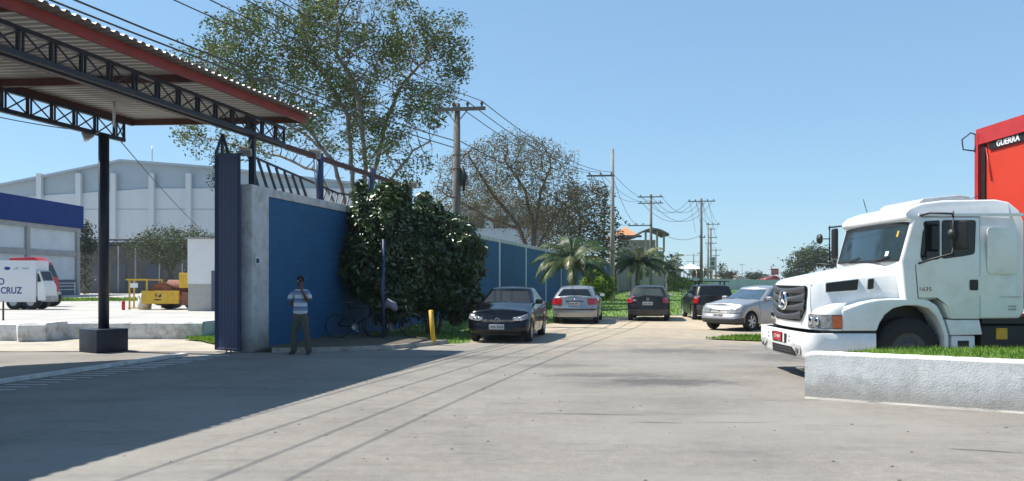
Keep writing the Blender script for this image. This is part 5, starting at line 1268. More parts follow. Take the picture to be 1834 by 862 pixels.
def leaves(points, per, spread, size, seed, m, flat=.8, aspect=.5, droop=0.0, varfun=None):
    rng = np.random.default_rng(seed); n = len(points) * per
    c = np.repeat(np.array(points), per, axis=0) + rng.normal(0, 1, (n, 3)) * np.array([spread, spread, spread * flat])
    c[:, 2] -= droop * rng.random(n)
    sz = size * rng.uniform(.6, 1.35, n)
    u = rng.normal(0, 1, (n, 3)); u[:, 2] *= .6; u /= np.linalg.norm(u, axis=1)[:, None]
    w = rng.normal(0, 1, (n, 3)); w = np.cross(u, w); w /= np.linalg.norm(w, axis=1)[:, None] + 1e-9
    a = c - u * sz[:, None]; b = c + w * (sz * aspect)[:, None]; d = c + u * sz[:, None]; e = c - w * (sz * aspect)[:, None]
    V = np.stack([a, b, d, e], 1).reshape(-1, 3)
    clump = np.repeat(rng.random(len(points)), per)
    var = np.clip(.55 * clump + .45 * rng.random(n), 0, 1)
    me = bpy.data.meshes.new('crown'); me.vertices.add(len(V)); me.vertices.foreach_set('co', V.ravel())
    me.loops.add(4 * n); me.loops.foreach_set('vertex_index', np.arange(4 * n, dtype=np.int32)); me.polygons.add(n)
    me.polygons.foreach_set('loop_start', np.arange(0, 4 * n, 4, dtype=np.int32))
    try: me.polygons.foreach_set('loop_total', np.full(n, 4, dtype=np.int32))
    except Exception: pass
    at = me.attributes.new('var', 'FLOAT', 'POINT'); at.data.foreach_set('value', np.repeat(var, 4).astype(np.float32))
    me.materials.append(m); me.update(calc_edges=True); return me
def attractors(blobs, n, seed):
    rng = np.random.default_rng(seed); vol = np.array([b[3] * b[4] * b[5] * (b[6] if len(b) > 6 else 1) for b in blobs]); out = []
    for b, k in zip(blobs, (n * vol / vol.sum()).astype(int)):
        q = rng.normal(0, 1, (k, 3)); q /= np.linalg.norm(q, axis=1)[:, None]; q *= (rng.random(k) ** .42)[:, None]; out.append(np.array(b[:3]) + q * np.array(b[3:6]))
    return np.vstack(out)
def make_tree(nm, label, base, lines, blobs, natt, step, infl, kill, iters, seed, rtip, expo, rmax, per, spread, size, leafm, barkm, group='trees behind the wall', aspect=.5, droop=0., maxr=None, skip=0.0, gap=None, clump=None, thin=None):
    root = empty(nm, base, label, 'tree', group)
    att = attractors(blobs, natt, seed)
    if gap is not None: att = att[[gap(p) for p in att]]
    P_, par = colonise(lines, att, step, infl, kill, iters, seed)
    mb, rad, ch = tree_mesh(P_, par, rtip, expo, rmax); mb.build('trunk', barkm, root)
    rn = random.Random(seed); pts = [P_[i] for i in range(len(P_)) if rad[i] < (maxr or rtip * 2.2) and rn.random() > skip and (thin is None or rn.random() > thin(P_[i])) and (clump is None or mnoise.noise(Vector(P_[i]) * clump[0] + Vector((seed, 0, 0))) > clump[1])]
    me = leaves(pts, per, spread, size, seed, leafm, aspect=aspect, droop=droop); me.transform(Matrix.Translation(-Vector(base)))
    o = bpy.data.objects.new('crown', me); COL.objects.link(o); o.parent = root
    return root, len(P_), len(pts)
# tree 1 : large open crown, Y about 34
Y1 = 34.
def T(px, py, dy=0.0): q = P(px, py, Y1 + dy); return (q.x, q.y, q.z)
def blob(px, py, rx, rz_, dy=0, ry=None, w=1.0, Yb=None):
    Yb = Yb or Y1; q = P(px, py, Yb + dy); return (q.x, q.y, q.z, rx / F * Yb, ry or (rx / F * Yb), rz_ / F * Yb, w)
base = Vector((P(640, 500, Y1).x, Y1, 0))
fork = (base.x, Y1, 3.2)
lines = [(-1, [(base.x, Y1, 0), fork])]
nfork = 7
lines = [(-1, [(base.x, Y1, -.1), fork])]
def br(*p): return (NF, [fork] + [T(*q) if not isinstance(q[0], float) else q for q in p])
step1 = .34; NF = int(3.3 / step1) - 1
lines += [br((655, 300), (650, 230, -.5), (635, 150), (600, 90)), br((628, 280), (622, 205), (580, 130, 1), (520, 90, 1.5)), br((600, 300, -1), (560, 240, -1.5), (510, 190, -2), (450, 160, -2.5), (400, 140, -2.5)),
          br((676, 290, 1), (690, 220, 1.5), (720, 150, 2), (760, 110, 2)), br((700, 320, -1), (740, 270, -1.5), (770, 255, -2)), br((570, 310, 1), (500, 280, 1.5), (430, 262, 2), (360, 245, 2)), br((600, 290, -1), (545, 240, -2), (450, 190, -3), (370, 120, -3))]
blobs = [blob(600, 70, 150, 80), blob(480, 70, 110, 60, -1), blob(700, 60, 110, 70, 1), blob(770, 120, 75, 80, 1), blob(420, 120, 90, 55, -2), blob(560, 170, 130, 60, 0, w=.6), blob(730, 210, 75, 70, -1), blob(640, 0, 120, 50), blob(620, 250, 110, 55, 1, w=.7), blob(700, 290, 95, 45, -1.5, 2.0, w=.9), blob(560, 230, 90, 50, -1, w=.6), blob(350, 108, 52, 34, -2, w=1.6), blob(335, 240, 32, 30, 2, 1.0, w=1.5), blob(800, 60, 42, 40, 0),
         blob(400, 255, 75, 38, 2, 1.2, w=1.3), blob(500, 260, 70, 35, 1, w=.6), blob(700, 275, 70, 38, 0, w=.7), blob(820, 90, 32, 45, 1), blob(640, 160, 100, 80, 2, w=.5)]
def gap1(p): return not (abs(p[2] - 7.2 - .15 * (p[0] + 6.7)) < .25)
r_, n1, l1 = make_tree('tree', 'tall open crowned green tree with pale branches rising behind the blue wall', base, lines, blobs, 7500, step1, 2.6, .42, 90, 3, .0095, 2.25, .24, 36, .21, .080, M['leaf1'], M['bark'], aspect=.42, maxr=.03, clump=(.62, .07), thin=lambda p: (.72 if (p[2] < 7.7 and -11.6 < p[0] < -4.6) else 0))
print('tree1', n1, l1)
# tree 2 : sparse brownish tree
Y2 = 54.
b2 = Vector((P(953, 500, Y2).x, Y2, 0)); f2 = (b2.x, Y2, 3.0); step2 = .5; NF2 = int(3.1 / .42) - 1
def T2(px, py, dy=0.): q = P(px, py, Y2 + dy); return (q.x, q.y, q.z)
lines = [(-1, [(b2.x, Y2, -.1), f2])] + [(NF2, [f2] + [T2(*q) for q in pts]) for pts in (
    [(955, 400), (940, 340), (920, 310), (905, 290)], [(962, 390), (968, 345), (985, 300)], [(925, 400), (900, 370), (880, 345), (855, 305, -1), (840, 280, -1)], [(930, 410), (880, 395), (830, 365), (800, 350)], [(985, 400), (1010, 365), (1030, 350)])]
blobs = [blob(925, 280, 95, 45, Yb=Y2), blob(845, 320, 75, 60, Yb=Y2), blob(985, 300, 55, 50, Yb=Y2), blob(900, 360, 110, 50, Yb=Y2), blob(800, 370, 50, 50, Yb=Y2), blob(1000, 370, 60, 55, Yb=Y2, w=1.2)]
r_, n2, l2 = make_tree('tree', 'thin leaved brownish grey tree with dark spreading branches behind the middle of the blue wall', b2, lines, blobs, 6000, .42, 3.2, .42, 90, 5, .013, 2.25, .26, 17, .22, .068, M['leaf2'], M['bark2'], aspect=.5, maxr=.04, droop=.3, clump=(.6, -.25))
print('tree2', n2, l2)
Y3 = 62.
b3 = Vector((P(1052, 500, Y3).x - 1, Y3, 0)); f3 = (b3.x, Y3, 2.6)
lines = [(-1, [(b3.x, Y3, -.1), f3]), (4, [f3, tuple(P(1040, 400, Y3)), tuple(P(1030, 350, Y3))])]
blobs = [blob(1035, 370, 50, 50, Yb=Y3), blob(1000, 410, 70, 45, Yb=Y3), blob(1060, 350, 28, 30, Yb=Y3), blob(1040, 420, 50, 40, Yb=Y3)]
r_, n3, l3 = make_tree('tree', 'dense reddish brown tree crown left of the tall bare concrete pole', b3, lines, blobs, 2200, .5, 3.2, .6, 60, 8, .016, 2.3, .26, 34, .38, .09, M['leaf2b'], M['bark2'], maxr=.05)
Y4 = 75.
b4 = Vector((P(1080, 500, Y4).x, Y4, 0)); lines = [(-1, [tuple(b4), tuple(P(1083, 340, Y4))])]
blobs = [blob(1082, 350, 17, 30, Yb=Y4), blob(1086, 400, 26, 40, Yb=Y4), blob(1092, 440, 34, 34, Yb=Y4)]
make_tree('tree', 'narrow dark evergreen standing just behind the tall bare concrete pole', b4, lines, blobs, 700, .5, 3, .7, 40, 9, .02, 2.3, .2, 16, .4, .16, M['leaf3'], M['bark2'], maxr=.06)
# yard trees
Y5 = 62.
b5 = Vector((P(305, 500, Y5).x, Y5, 0)); lines = [(-1, [tuple(b5), (b5.x, Y5, 1.8)]), (2, [(b5.x, Y5, 1.8), tuple(P(290, 450, Y5)), tuple(P(265, 430, Y5))]), (2, [(b5.x, Y5, 1.8), tuple(P(320, 450, Y5)), tuple(P(350, 430, Y5))])]
blobs = [blob(310, 430, 70, 26, Yb=Y5), blob(265, 445, 40, 25, Yb=Y5), blob(360, 440, 40, 32, Yb=Y5), blob(310, 455, 60, 22, Yb=Y5, w=.6)]
make_tree('tree', 'small rounded grey green tree behind the yellow roller in the yard', b5, lines, blobs, 800, .4, 2.6, .55, 50, 12, .016, 2.3, .16, 30, .26, .085, M['leaf4'], M['bark2'], group='trees in the yard', maxr=.05)
Y6 = 85.
b6 = Vector((P(152, 500, Y6).x, Y6, 0)); lines = [(-1, [tuple(b6), (b6.x, Y6, 4)])]
blobs = [blob(152, 415, 13, 18, Yb=Y6), blob(156, 440, 16, 20, Yb=Y6)]
make_tree('tree', 'small dark tree at the corner between the depot and the grey shed', b6, lines, blobs, 260, .4, 4, .6, 30, 13, .02, 2.3, .15, 50, .35, .14, M['leaf3'], M['bark2'], group='trees in the yard', maxr=.08)
Yx = 30.
b7 = Vector((P(380, 500, Yx).x, 36, 0)); lines = [(-1, [(b7.x, 36, 0), (b7.x + .3, 36, 4.5)])]
q = P(378, 322, 36)
blobs = [(q.x + .3, 36, q.z, .42, .5, .55), (q.x + .7, 36, q.z - 1.0, .4, .5, .6)]
make_tree('tree', 'slender green sapling peeking out left of the open blue gate', b7, lines, blobs, 130, .25, 3, .3, 30, 14, .01, 2.3, .06, 16, .13, .06, M['leaf4'], M['bark2'], group='trees in the yard', maxr=.05)
# far trees on the right
Y8 = 150.
b8 = Vector((P(1450, 500, Y8).x, Y8, 0)); lines = [(-1, [tuple(b8), (b8.x, Y8, 2.5)]), (3, [(b8.x, Y8, 2.5), tuple(P(1440, 462, Y8))]), (3, [(b8.x, Y8, 2.5), tuple(P(1465, 460, Y8))])]
blobs = [blob(1448, 462, 32, 18, Yb=Y8), blob(1470, 455, 20, 14, Yb=Y8), blob(1430, 475, 22, 12, Yb=Y8), blob(1485, 470, 20, 16, Yb=Y8)]
make_tree('tree', 'rounded grey green tree above the bonnet of the white truck', b8, lines, blobs, 700, .8, 6, 1.1, 40, 15, .05, 2.3, .4, 44, .6, .24, M['leaf4'], M['bark'], group='far trees', maxr=.2)
def clumptree(px, py, rx, rz_, Y, label, m, seed, n=150, g='far trees', nm='tree'):
    b = Vector((P(px, 500, Y).x, Y, 0)); lines = [(-1, [tuple(b), (b.x, Y, max(.8, CAMH - (py - HY) / F * Y - .5 * rz_ / F * Y))])]
    make_tree(nm, label, b, lines, [blob(px, py, rx, rz_, Yb=Y)], n, .5, 5, .9, 30, seed, .04, 2.3, .25, 40, .5, .22, m, M['bark2'], group=g, maxr=.15)
clumptree(1350, 494, 16, 6, 190, 'low round dark green tree beyond the right end of the pale wall', M['leaf3'], 31, 260)
clumptree(1425, 492, 26, 9, 170, 'dark green tree hump behind the bonnet top right of the red sign', M['leaf3'], 32, 260)
clumptree(1292, 484, 7, 14, 165, 'small dark tree right of the rows of poles', M['leaf3'], 33, 160)
clumptree(1307, 492, 12, 5, 170, 'low brownish shrub beyond the pale wall right of the poles', M['leaf2b'], 34, 160)
clumptree(1252, 488, 20, 7, 140, 'dull brown shrubs in front of the white tent', M['leaf2b'], 35, 200)
clumptree(1206, 468, 12, 14, 110, 'pale green tree beside the house with the dome', M['leaf4'], 36, 200)
# bare tree by the sign
b = Vector((P(1385, 500, 170).x, 170, 0)); P_, par = colonise([(-1, [tuple(b), (b.x, 170, 2.5)])], attractors([blob(1383, 482, 11, 14, Yb=170)], 60, 5), .6, 9, .8, 30, 6)
mb, _, _ = tree_mesh(P_, par, .05, 2.2, .2); root = empty('bare_tree', b, 'leafless tree behind the small red sign', 'tree', 'far trees'); mb.build('trunk', M['bark2'], root)

# ------------------------------------------------------------ big glossy bush by the wall
def shellleaves(blobs, n, size, seed, m, base, aspect=.38, shell=.55):
    rng = np.random.default_rng(seed); pts = []; nrm = []
    vol = np.array([b[3] * b[4] * b[5] for b in blobs]) ** .67; vol /= vol.sum(); BB = np.array([b[:6] for b in blobs])
    for b, k in zip(blobs, (n * vol).astype(int)):
        q = rng.normal(0, 1, (k, 3)); q /= np.linalg.norm(q, axis=1)[:, None]
        lump = 1 + .16 * np.sin(q[:, 0] * 5 + b[0]) * np.cos(q[:, 2] * 6 + b[1]) + .10 * np.sin(q[:, 1] * 11 + q[:, 2] * 9) + .08 * np.sin(q[:, 0] * 17 + q[:, 1] * 13 + q[:, 2] * 19)
        r_ = (shell + (1 - shell) * rng.random(k) ** .6) * lump; r_ += (rng.random(k) > .93) * rng.random(k) * .16
        p = np.array(b[:3]) + q * r_[:, None] * np.array(b[3:6]); pts.append(p); nrm.append(q)
    c = np.vstack(pts); q = np.vstack(nrm); ok = c[:, 2] > .05; c = c[ok]; q = q[ok]; n = len(c)
    nr = q * .8 + rng.normal(0, .6, (n, 3)) + np.array([0, 0, .35]); nr /= np.linalg.norm(nr, axis=1)[:, None]
    u = np.cross(nr, rng.normal(0, 1, (n, 3))); u[:, 2] -= .35; u -= nr * (u * nr).sum(1)[:, None]; u /= np.linalg.norm(u, axis=1)[:, None]; w = np.cross(nr, u)
    sz = size * rng.uniform(.45, 1.55, n); h = nr * (sz * .16)[:, None]
    a = c - u * sz[:, None]; bb = c + w * (sz * aspect)[:, None] + h; d = c + u * sz[:, None]; e = c - w * (sz * aspect)[:, None] + h
    V = np.stack([a, bb, d, e], 1).reshape(-1, 3) - np.array(base)
    me = bpy.data.meshes.new('foliage'); me.vertices.add(len(V)); me.vertices.foreach_set('co', V.ravel())
    idx = np.arange(n)[:, None] * 4; tri = np.hstack([idx, idx + 1, idx + 2, idx, idx + 2, idx + 3]).ravel().astype(np.int32)
    me.loops.add(6 * n); me.loops.foreach_set('vertex_index', tri); me.polygons.add(2 * n); me.polygons.foreach_set('loop_start', np.arange(0, 6 * n, 3, dtype=np.int32))
    try: me.polygons.foreach_set('loop_total', np.full(2 * n, 3, dtype=np.int32))
    except Exception: pass
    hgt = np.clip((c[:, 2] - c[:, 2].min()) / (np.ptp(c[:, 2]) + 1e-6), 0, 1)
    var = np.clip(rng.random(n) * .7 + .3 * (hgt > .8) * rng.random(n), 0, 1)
    at = me.attributes.new('var', 'FLOAT', 'POINT'); at.data.foreach_set('value', np.repeat(var, 4).astype(np.float32))
    me.materials.append(m); me.update(calc_edges=True); return me
def bush(nm, label, base, blobs, n, size, seed, m, stems, cat='bush', group=None, aspect=.38, shell=.55):
    root = empty(nm, base, label, cat, group); me = shellleaves(blobs, n, size, seed, m, base, aspect, shell)
    o = bpy.data.objects.new('foliage', me); COL.objects.link(o); o.parent = root
    mb = MB(); rn = random.Random(seed)
    for (x0, y0, x1, y1, z1, r_) in stems:
        pts = [Vector((lerp(x0, x1, t) + rn.uniform(-.05, .05), lerp(y0, y1, t) + rn.uniform(-.05, .05), z1 * t)) for t in (0, .25, .5, .75, 1)]
        mb.tube(pts, [r_, r_ * .9, r_ * .75, r_ * .5, r_ * .25], 6)
    mb.build('stem', M['bark2'], root); return root
def bl(px, py, Y, rx, ry, rz_): q = P(px, py, Y); return (q.x, q.y, q.z, rx, ry, rz_)
bb1 = [bl(685, 440, 23.0, 1.0, 1.1, 1.55), bl(665, 385, 23.2, .75, .8, .85), bl(705, 372, 23.4, .55, .6, .55), bl(655, 480, 22.7, .75, .8, 1.0), bl(700, 520, 22.7, .85, .9, 1.0), bl(730, 470, 23.2, .8, 1.0, 1.1)]
_r = random.Random(77)
for _b in (list(bb1)):
    for _k in range(4):
        _a = _r.uniform(0, 6.28); _e = _r.uniform(-.1, 1.4); bb1.append((_b[0] + math.cos(_a) * math.cos(_e) * _b[3] * 1.02, _b[1] + math.sin(_a) * math.cos(_e) * _b[4], _b[2] + math.sin(_e) * _b[5] * 1.05, _r.uniform(.14, .30), .22, _r.uniform(.18, .34)))
bush('glossy_bush', 'tall dark glossy leaved bush against the blue wall, left half behind the thin blue pole', (P(690, 500, 23).x, 23, 0), bb1, 22000, .085, 41, M['leafbush'],
     [(P(690, 0, 23).x, 23, P(670 + 12 * i, 0, 23).x, 23 + .2 * i, 3.2, .04) for i in range(-1, 4)], group='glossy bushes by the wall')
bb2 = [bl(785, 455, 24.5, 1.25, 1.2, 1.1), bl(800, 420, 24.8, .95, .9, .7), bl(760, 400, 24.4, .65, .7, .65), bl(835, 470, 24.3, .62, .8, 1.0), bl(770, 520, 24.0, .9, .9, .85), bl(818, 535, 24.0, .65, .7, .7), bl(745, 500, 24, .7, .9, .9)]
for _b in (list(bb2)):
    for _k in range(4):
        _a = _r.uniform(0, 6.28); _e = _r.uniform(-.1, 1.4); bb2.append((_b[0] + math.cos(_a) * math.cos(_e) * _b[3] * 1.02, _b[1] + math.sin(_a) * math.cos(_e) * _b[4], _b[2] + math.sin(_e) * _b[5] * 1.05, _r.uniform(.14, .30), .22, _r.uniform(.18, .34)))
bush('glossy_bush', 'broad dark glossy leaved bush behind the yellow post and the black sedan bonnet', (P(775, 500, 24).x, 24.2, 0), bb2, 25000, .085, 42, M['leafbush'],
     [(P(765, 0, 24).x + .1 * i, 24, P(750 + 22 * i, 0, 24).x, 24.2, 2.4, .045) for i in range(0, 4)], group='glossy bushes by the wall')
bb3 = [bl(1078, 515, 47, .75, .8, .75), bl(1068, 500, 47, .6, .6, .6), bl(1060, 520, 46, .8, .8, .8)]
bush('lime_bush', 'yellow green bush under the palm beside the bare concrete pole', (P(1075, 0, 47).x, 47, 0), bb3, 3500, .12, 43, M['leaflime'], [(P(1075, 0, 47).x, 47, P(1075, 0, 47).x, 47, 1.2, .04)])
bb4 = [bl(1215, 508, 100, 1.6, 1.2, .9), bl(1245, 512, 105, 2.2, 1.2, .7)]
bush('weeds', 'light green weeds growing at the foot of the pale boundary wall', (P(1230, 0, 103).x, 103, 0), bb4, 1500, .18, 44, M['leaflime'], [(P(1230, 0, 103).x, 103, P(1230, 0, 103).x, 103, .8, .03)], cat='plant')

# ------------------------------------------------------------ palms
M['frond'] = leafmat('palm frond', (.015, .034, .010), (.065, .105, .025), .22, .45, .3)
M['frondy'] = leafmat('yellowed frond', (.12, .13, .04), (.28, .28, .12), .3, .4, .4)
def palm(label, base, zc, L, nfr, seed, tr_r=.16, dark=False, spec=()):
    root = empty('palm_tree', base, label, 'palm tree', 'palms along the wall'); rn = random.Random(seed); base = Vector(base)
    mb = MB(); pts = [base + Vector((.05 * math.sin(i), 0, zc * i / 8)) for i in range(9)]; mb.tube(pts, [tr_r * (1.25 - .5 * i / 8) for i in range(9)], 12)
    mb.build('trunk', M['bark'], root); top = base + Vector((0, 0, zc))
    for k in range(nfr):
        if k < len(spec): az, el0, Lk, ye = spec[k]; az = R(az); el0 = R(el0)
        else: az = k * 2.4 + rn.uniform(-.3, .3); el0 = R(lerp(82, 5, (k / nfr) ** .8) + rn.uniform(-8, 8)); Lk = L * rn.uniform(.85, 1.1); ye = rn.random() < .12
        ptsr = []; p = top.copy(); el = el0; n = 12
        for i in range(n + 1):
            ptsr.append(p.copy()); d = Vector((math.cos(az) * math.cos(el), math.sin(az) * math.cos(el), math.sin(el))); p = p + d * (Lk / n); el -= R(6.5 + 5.5 * i / n) * (1 if el0 > R(20) else .8)
        mb = MB(); mb.tube(ptsr, [.03 * (1 - .85 * i / n) for i in range(n + 1)], 5); mb.var = [.7] * len(mb.v)
        side0 = Vector((-math.sin(az), math.cos(az), 0))
        for i in range(1, n):
            for h in (0, .25, .5, .75):
                a = ptsr[i].lerp(ptsr[i + 1], h); t = (i + h) / n; ax = (ptsr[i + 1] - ptsr[i]).normalized(); ll = Lk * .24 * math.sin(math.pi * min(1, t * .85 + .12)) ** .6
                for sg in (1, -1):
                    dd = (side0 * sg * .8 + ax * .55 + Vector((0, 0, -.35 - .25 * rn.random()))).normalized(); e = a + dd * ll * rn.uniform(.85, 1.1) + Vector((0, 0, -.12 * ll)); w_ = ax * .021 * (Lk / 2)
                    m_ = a.lerp(e, .5) + Vector((0, 0, .03)); v_ = rn.random()
                    mb.add([a - w_, a + w_, m_ + w_ * .9, m_ - w_ * .9], [(0, 1, 2, 3)]); mb.add([m_ - w_ * .9, m_ + w_ * .9, e], [(0, 1, 2)]); mb.var += [v_] * 7
        mb.build('frond', M['frondy'] if ye else M['frond'], root)
palm('shaggy palm with drooping yellowed fronds beside the blue wall behind the silver hatchback', (P(1024, 500, 43).x, 43, 0), 2.5, 2.6, 26, 5, .2, spec=[(-8, 40, 2.5, True), (172, 30, 1.9, True), (195, 10, 1.5, True), (-60, 5, 1.6, True), (100, 84, 2.9, False), (150, 70, 2.6, False), (30, 72, 2.9, False), (70, 80, 3.0, False), (0, 60, 2.8, False)])
palm('dark dense palm in front of the grey pole left of the pale boundary wall', (P(1143, 500, 62).x, 62, 0), 2.8, 2.7, 28, 7, .2)
palm('small far palm beside the house at the start of the pale boundary wall', (P(1195, 500, 100).x, 100, 0), 3.0, 3.0, 16, 11, .2)

# ------------------------------------------------------------ utility poles and wires
def pole(px, Y, h, label, arms, m=None, r=.17, taper=.6, group='utility poles along the road', x=None, extra=None):
    bx = x if x is not None else (px - 917) / F * Y
    root = empty('utility_pole', (bx, Y, 0), label, 'utility pole', group); b = Vector((bx, Y, 0))
    mb = MB(); mb.tube([b, b + Vector((0, 0, h * .5)), b + Vector((0, 0, h))], [r, r * (1 + taper) / 2, r * taper], 12); mb.build('pole', m or M['polecon'], root)
    ends = []
    for (z, wl, wr, n, brace) in arms:
        mb = MB(); d = Vector((1, -.15, 0)).normalized(); a = b + d * (-wl) + Vector((0, -.16, z)); e = b + d * wr + Vector((0, -.16, z)); mb.beam(a, e, .09, .12)
        if brace:
            for s in (-1, 1): mb.beam(b + d * (.42 * s) + Vector((0, -.16, z - .03)), b + Vector((0, -.12, z - .5)), .03, .03)
        arm = mb.build('crossarm', M['woodgrey'], root); row = []
        for k in range(n):
            q = a.lerp(e, (k + .25) / (n - .5)) + Vector((0, 0, .06)); mb = MB(); mb.lathe([(0, 0), (.03, .0), (.03, .06), (.06, .08), (.055, .16), (.035, .2), (0, .22)], q, 'z', 8); mb.build('insulator', M['ins'], arm); row.append(q + Vector((0, 0, .2)))
        ends.append(row)
    if extra: extra(root, b)
    return ends
def p1x(root, b):
    mb = MB(); mb.beam(b + Vector((.17, -.2, 5.6)), b + Vector((.17, -.2, 5.0)), .10, .12); mb.tube([b + Vector((.2, -.25, 5.7)), b + Vector((.32, -.25, 5.3)), b + Vector((.25, -.22, 4.8))], [.05, .08, .04], 6); mb.build('cable_box', M['black'], root)
    for z in (6.1, 5.6, 4.6, 3.9): mb = MB(); mb.tube([b + Vector((0, 0, z)), b + Vector((0, 0, z + .04))], .215 - .009 * z, 12); mb.build('band', M['poledark'], root)
e1 = pole(818, 28, 7.95, 'weathered pole with a wooden crossarm rising behind the glossy bush', [(7.72, .75, 1.05, 4, True)], M['poledark'], .19, .62, extra=p1x)
e2 = pole(1097, 57, 11.15, 'tall pale bare topped concrete pole right of the leafy palm', [(9.2, 1.9, .1, 3, False)], M['polecon'], .20, .55)
e3 = pole(1166, 88, 11.2, 'grey pole with two crossarms behind the dark palm', [(10.9, 1.5, 1.3, 3, False), (10.2, 1.5, 1.3, 3, False), (7.7, 2.6, .1, 4, False)], M['poledark'], .2, .6)
e4 = pole(1256, 100, 12.0, 'tall pole with one wide crossarm and stays above the pale wall', [(11.6, 1.7, 1.7, 5, True), (7.0, .3, .5, 2, False)], M['poledark'], .22, .6)
e5 = pole(1268, 132, 11.2, 'thinner pole just right of the tall stayed pole', [(10.9, .3, 1.9, 3, False)], M['polecon'], .2, .6)
e6 = pole(1273, 165, 12.5, 'pole second right of the tall stayed pole with short crossarms', [(12.2, .8, .8, 3, False), (9.2, 1.2, 1.2, 4, False), (10.4, .6, 1.3, 3, False)], M['poledark'], .26, .6)
e7 = pole(1282, 210, 10.2, 'farthest pole of the row with wide low crossarms', [(9.4, 2.2, 1.5, 4, False), (8.0, 1, 1, 3, False)], M['polecon'], .28, .6)
e8 = pole(1242, 260, 10.2, 'faint far pole left of the tall stayed pole', [(9.6, 2.4, 2.4, 3, False), (7.5, 2.4, 2.4, 3, False)], M['polecon'], .35, .6)
e9 = pole(1253.5, 190, 8.6, 'thin far pole close behind the tall stayed pole', [(7.9, .7, .7, 2, False)], M['polecon'], .22, .6)
e10 = pole(1106, 84, 7.0, 'slim pale pole in front of the house with orange roof', [(6.8, .4, .4, 2, False)], M['polecon'], .12, .8)
prev = Vector((-11.2, -6, 0)); pd = Vector((1, -.15, 0)).normalized()
pv = [prev + pd * t + Vector((0, 0, 7.95)) for t in (-1.3, -.4, .5, 1.2)]
def wire(a, b, sag=.5, r=.012, label='black overhead wire', n=14, group='overhead wires'):
    a = Vector(a); b = Vector(b); mb = MB(); mid = (a + b) / 2
    mb.tube([a.lerp(b, i / n) - Vector((0, 0, 4 * sag * (i / n) * (1 - i / n))) for i in range(n + 1)], r, 5)
    mb.v = [tuple(Vector(v) - mid) for v in mb.v]; o = mb.build('overhead_wire', M['wire']); o.location = mid; tag(o, label, 'wire', group); return o
LW = 'black overhead wire of the line running along the wall beside the gate'
ORD = ['leftmost', 'second from left', 'third from left', 'rightmost']
for k in range(4): wire(pv[k], e1[0][k], 1.05, .0135, 'wire passing over the gate canopy, %s on the weathered pole crossarm' % ORD[k])
for k in range(3): wire(e1[0][k + 1], e2[0][k], .6, .017, '%s wire from the weathered pole across the sky to the bare concrete pole' % ['left', 'middle', 'right'][k])
b1 = Vector(((818 - 917) / F * 28, 28, 0))
wire(prev + Vector((-1.0, 1, 6.75)), b1 + Vector((-.1, -.2, 6.6)), .62, .018, 'upper of two thick low cables passing over the canopy to the weathered pole')
wire(prev + Vector((-1.5, 1, 6.65)), b1 + Vector((-.1, -.2, 6.35)), .50, .018, 'lower of two thick low cables passing over the canopy to the weathered pole')
wire(b1 + Vector((.15, 0, 6.6)), Vector((7.2, 57, 8.0)), .6, .018, 'thick lower cable from the weathered pole to the tall bare concrete pole')
L3 = ['left', 'middle', 'right']
for k in range(3): wire(e2[0][k], e3[2][k], 1.5, .018, 'slack wire from the bare concrete pole to the low long crossarm, %s one' % L3[k])
for k in range(3): wire(e2[0][k], e3[1][k], .8, .016, 'slack wire from the bare concrete pole to a second crossarm, %s one' % L3[k])
for k in range(3): wire(e3[0][k], e4[0][k], 1.9, .022, 'sagging wire from the top crossarm to the tall stayed pole, %s one' % L3[k])
for k in range(2): wire(e3[1][k], e4[0][k + 3], 2.6, .022, '%s deeply sagging wire from the second crossarm to the tall stayed pole' % ['left', 'right'][k])
wire(Vector((15.7, 88, 7.6)), e4[1][0], 1.0, .025, 'sagging low cable to the tall stayed pole')
for k in range(4): wire(e4[0][k], e4[0][k] + Vector((.9 + .1 * k, .5, -4.2 - .3 * k)), -.0, .016, 'thin drop wire hanging from the wide crossarm, %s of four' % ORD[k])
for k in range(3): wire(e4[0][k + 1], e5[0][k], .8, .022, 'short %s wire between the tall stayed pole and the thinner pole' % L3[k]); wire(e5[0][k], e6[0][k], .8, .025, '%s far wire between the two poles right of the tall stayed pole' % L3[k]); wire(e6[1][k], e7[0][k], 1.2, .03, '%s wire to the farthest pole of the row' % L3[k])
wire(P(215, 252, 18.6), (-15.6, 40.7, 3.75), .15, .012, 'thin cable from the canopy truss down to the white booth', group='thin service cables')
wire(P(-60, 197, 15), P(168, 236, 18.0), .05, .010, 'thin cable left of the dark blue column under the canopy', group='thin service cables')

# ------------------------------------------------------------ house, tent, signs far off
hs = empty('house', (14, 108, 0), 'pale two storey house with an orange tiled roof and a dark curved awning', 'house')
def hx(px, Y=108): return (px - 917) / F * Y
def hz(py, Y=108): return CAMH - (py - HY) / F * Y
M['house'] = mat('house render', (.36, .33, .28), .85, .1, 1, dirt=(.22, .2, .17), dscale=.8, damt=.5)
M['tile'] = mat('orange roof tiles', (.55, .22, .09), .8, .15, 3)
mb = MB(); mb.box(hx(1104), hx(1174), 108, 118, 0, hz(430)); mb.box(hx(1130), hx(1188), 107.5, 117, 0, hz(450)); hw_ = mb.build('wall', M['house'], hs)
mb = MB(); a = [(hx(1098), 107.2, hz(422)), (hx(1146), 107.2, hz(424)), (hx(1146), 119, hz(424)), (hx(1098), 119, hz(422))]; ap = (hx(1129), 113, hz(402)); mb.add(a + [ap], [(0, 1, 4), (1, 2, 4), (2, 3, 4), (3, 0, 4), (3, 2, 1, 0)]); mb.build('roof', M['tile'], hs)
mb = MB(); mb.box(hx(1096), hx(1147), 107, 107.2, hz(426), hz(422)); mb.build('eaves', M['shed'], hs)
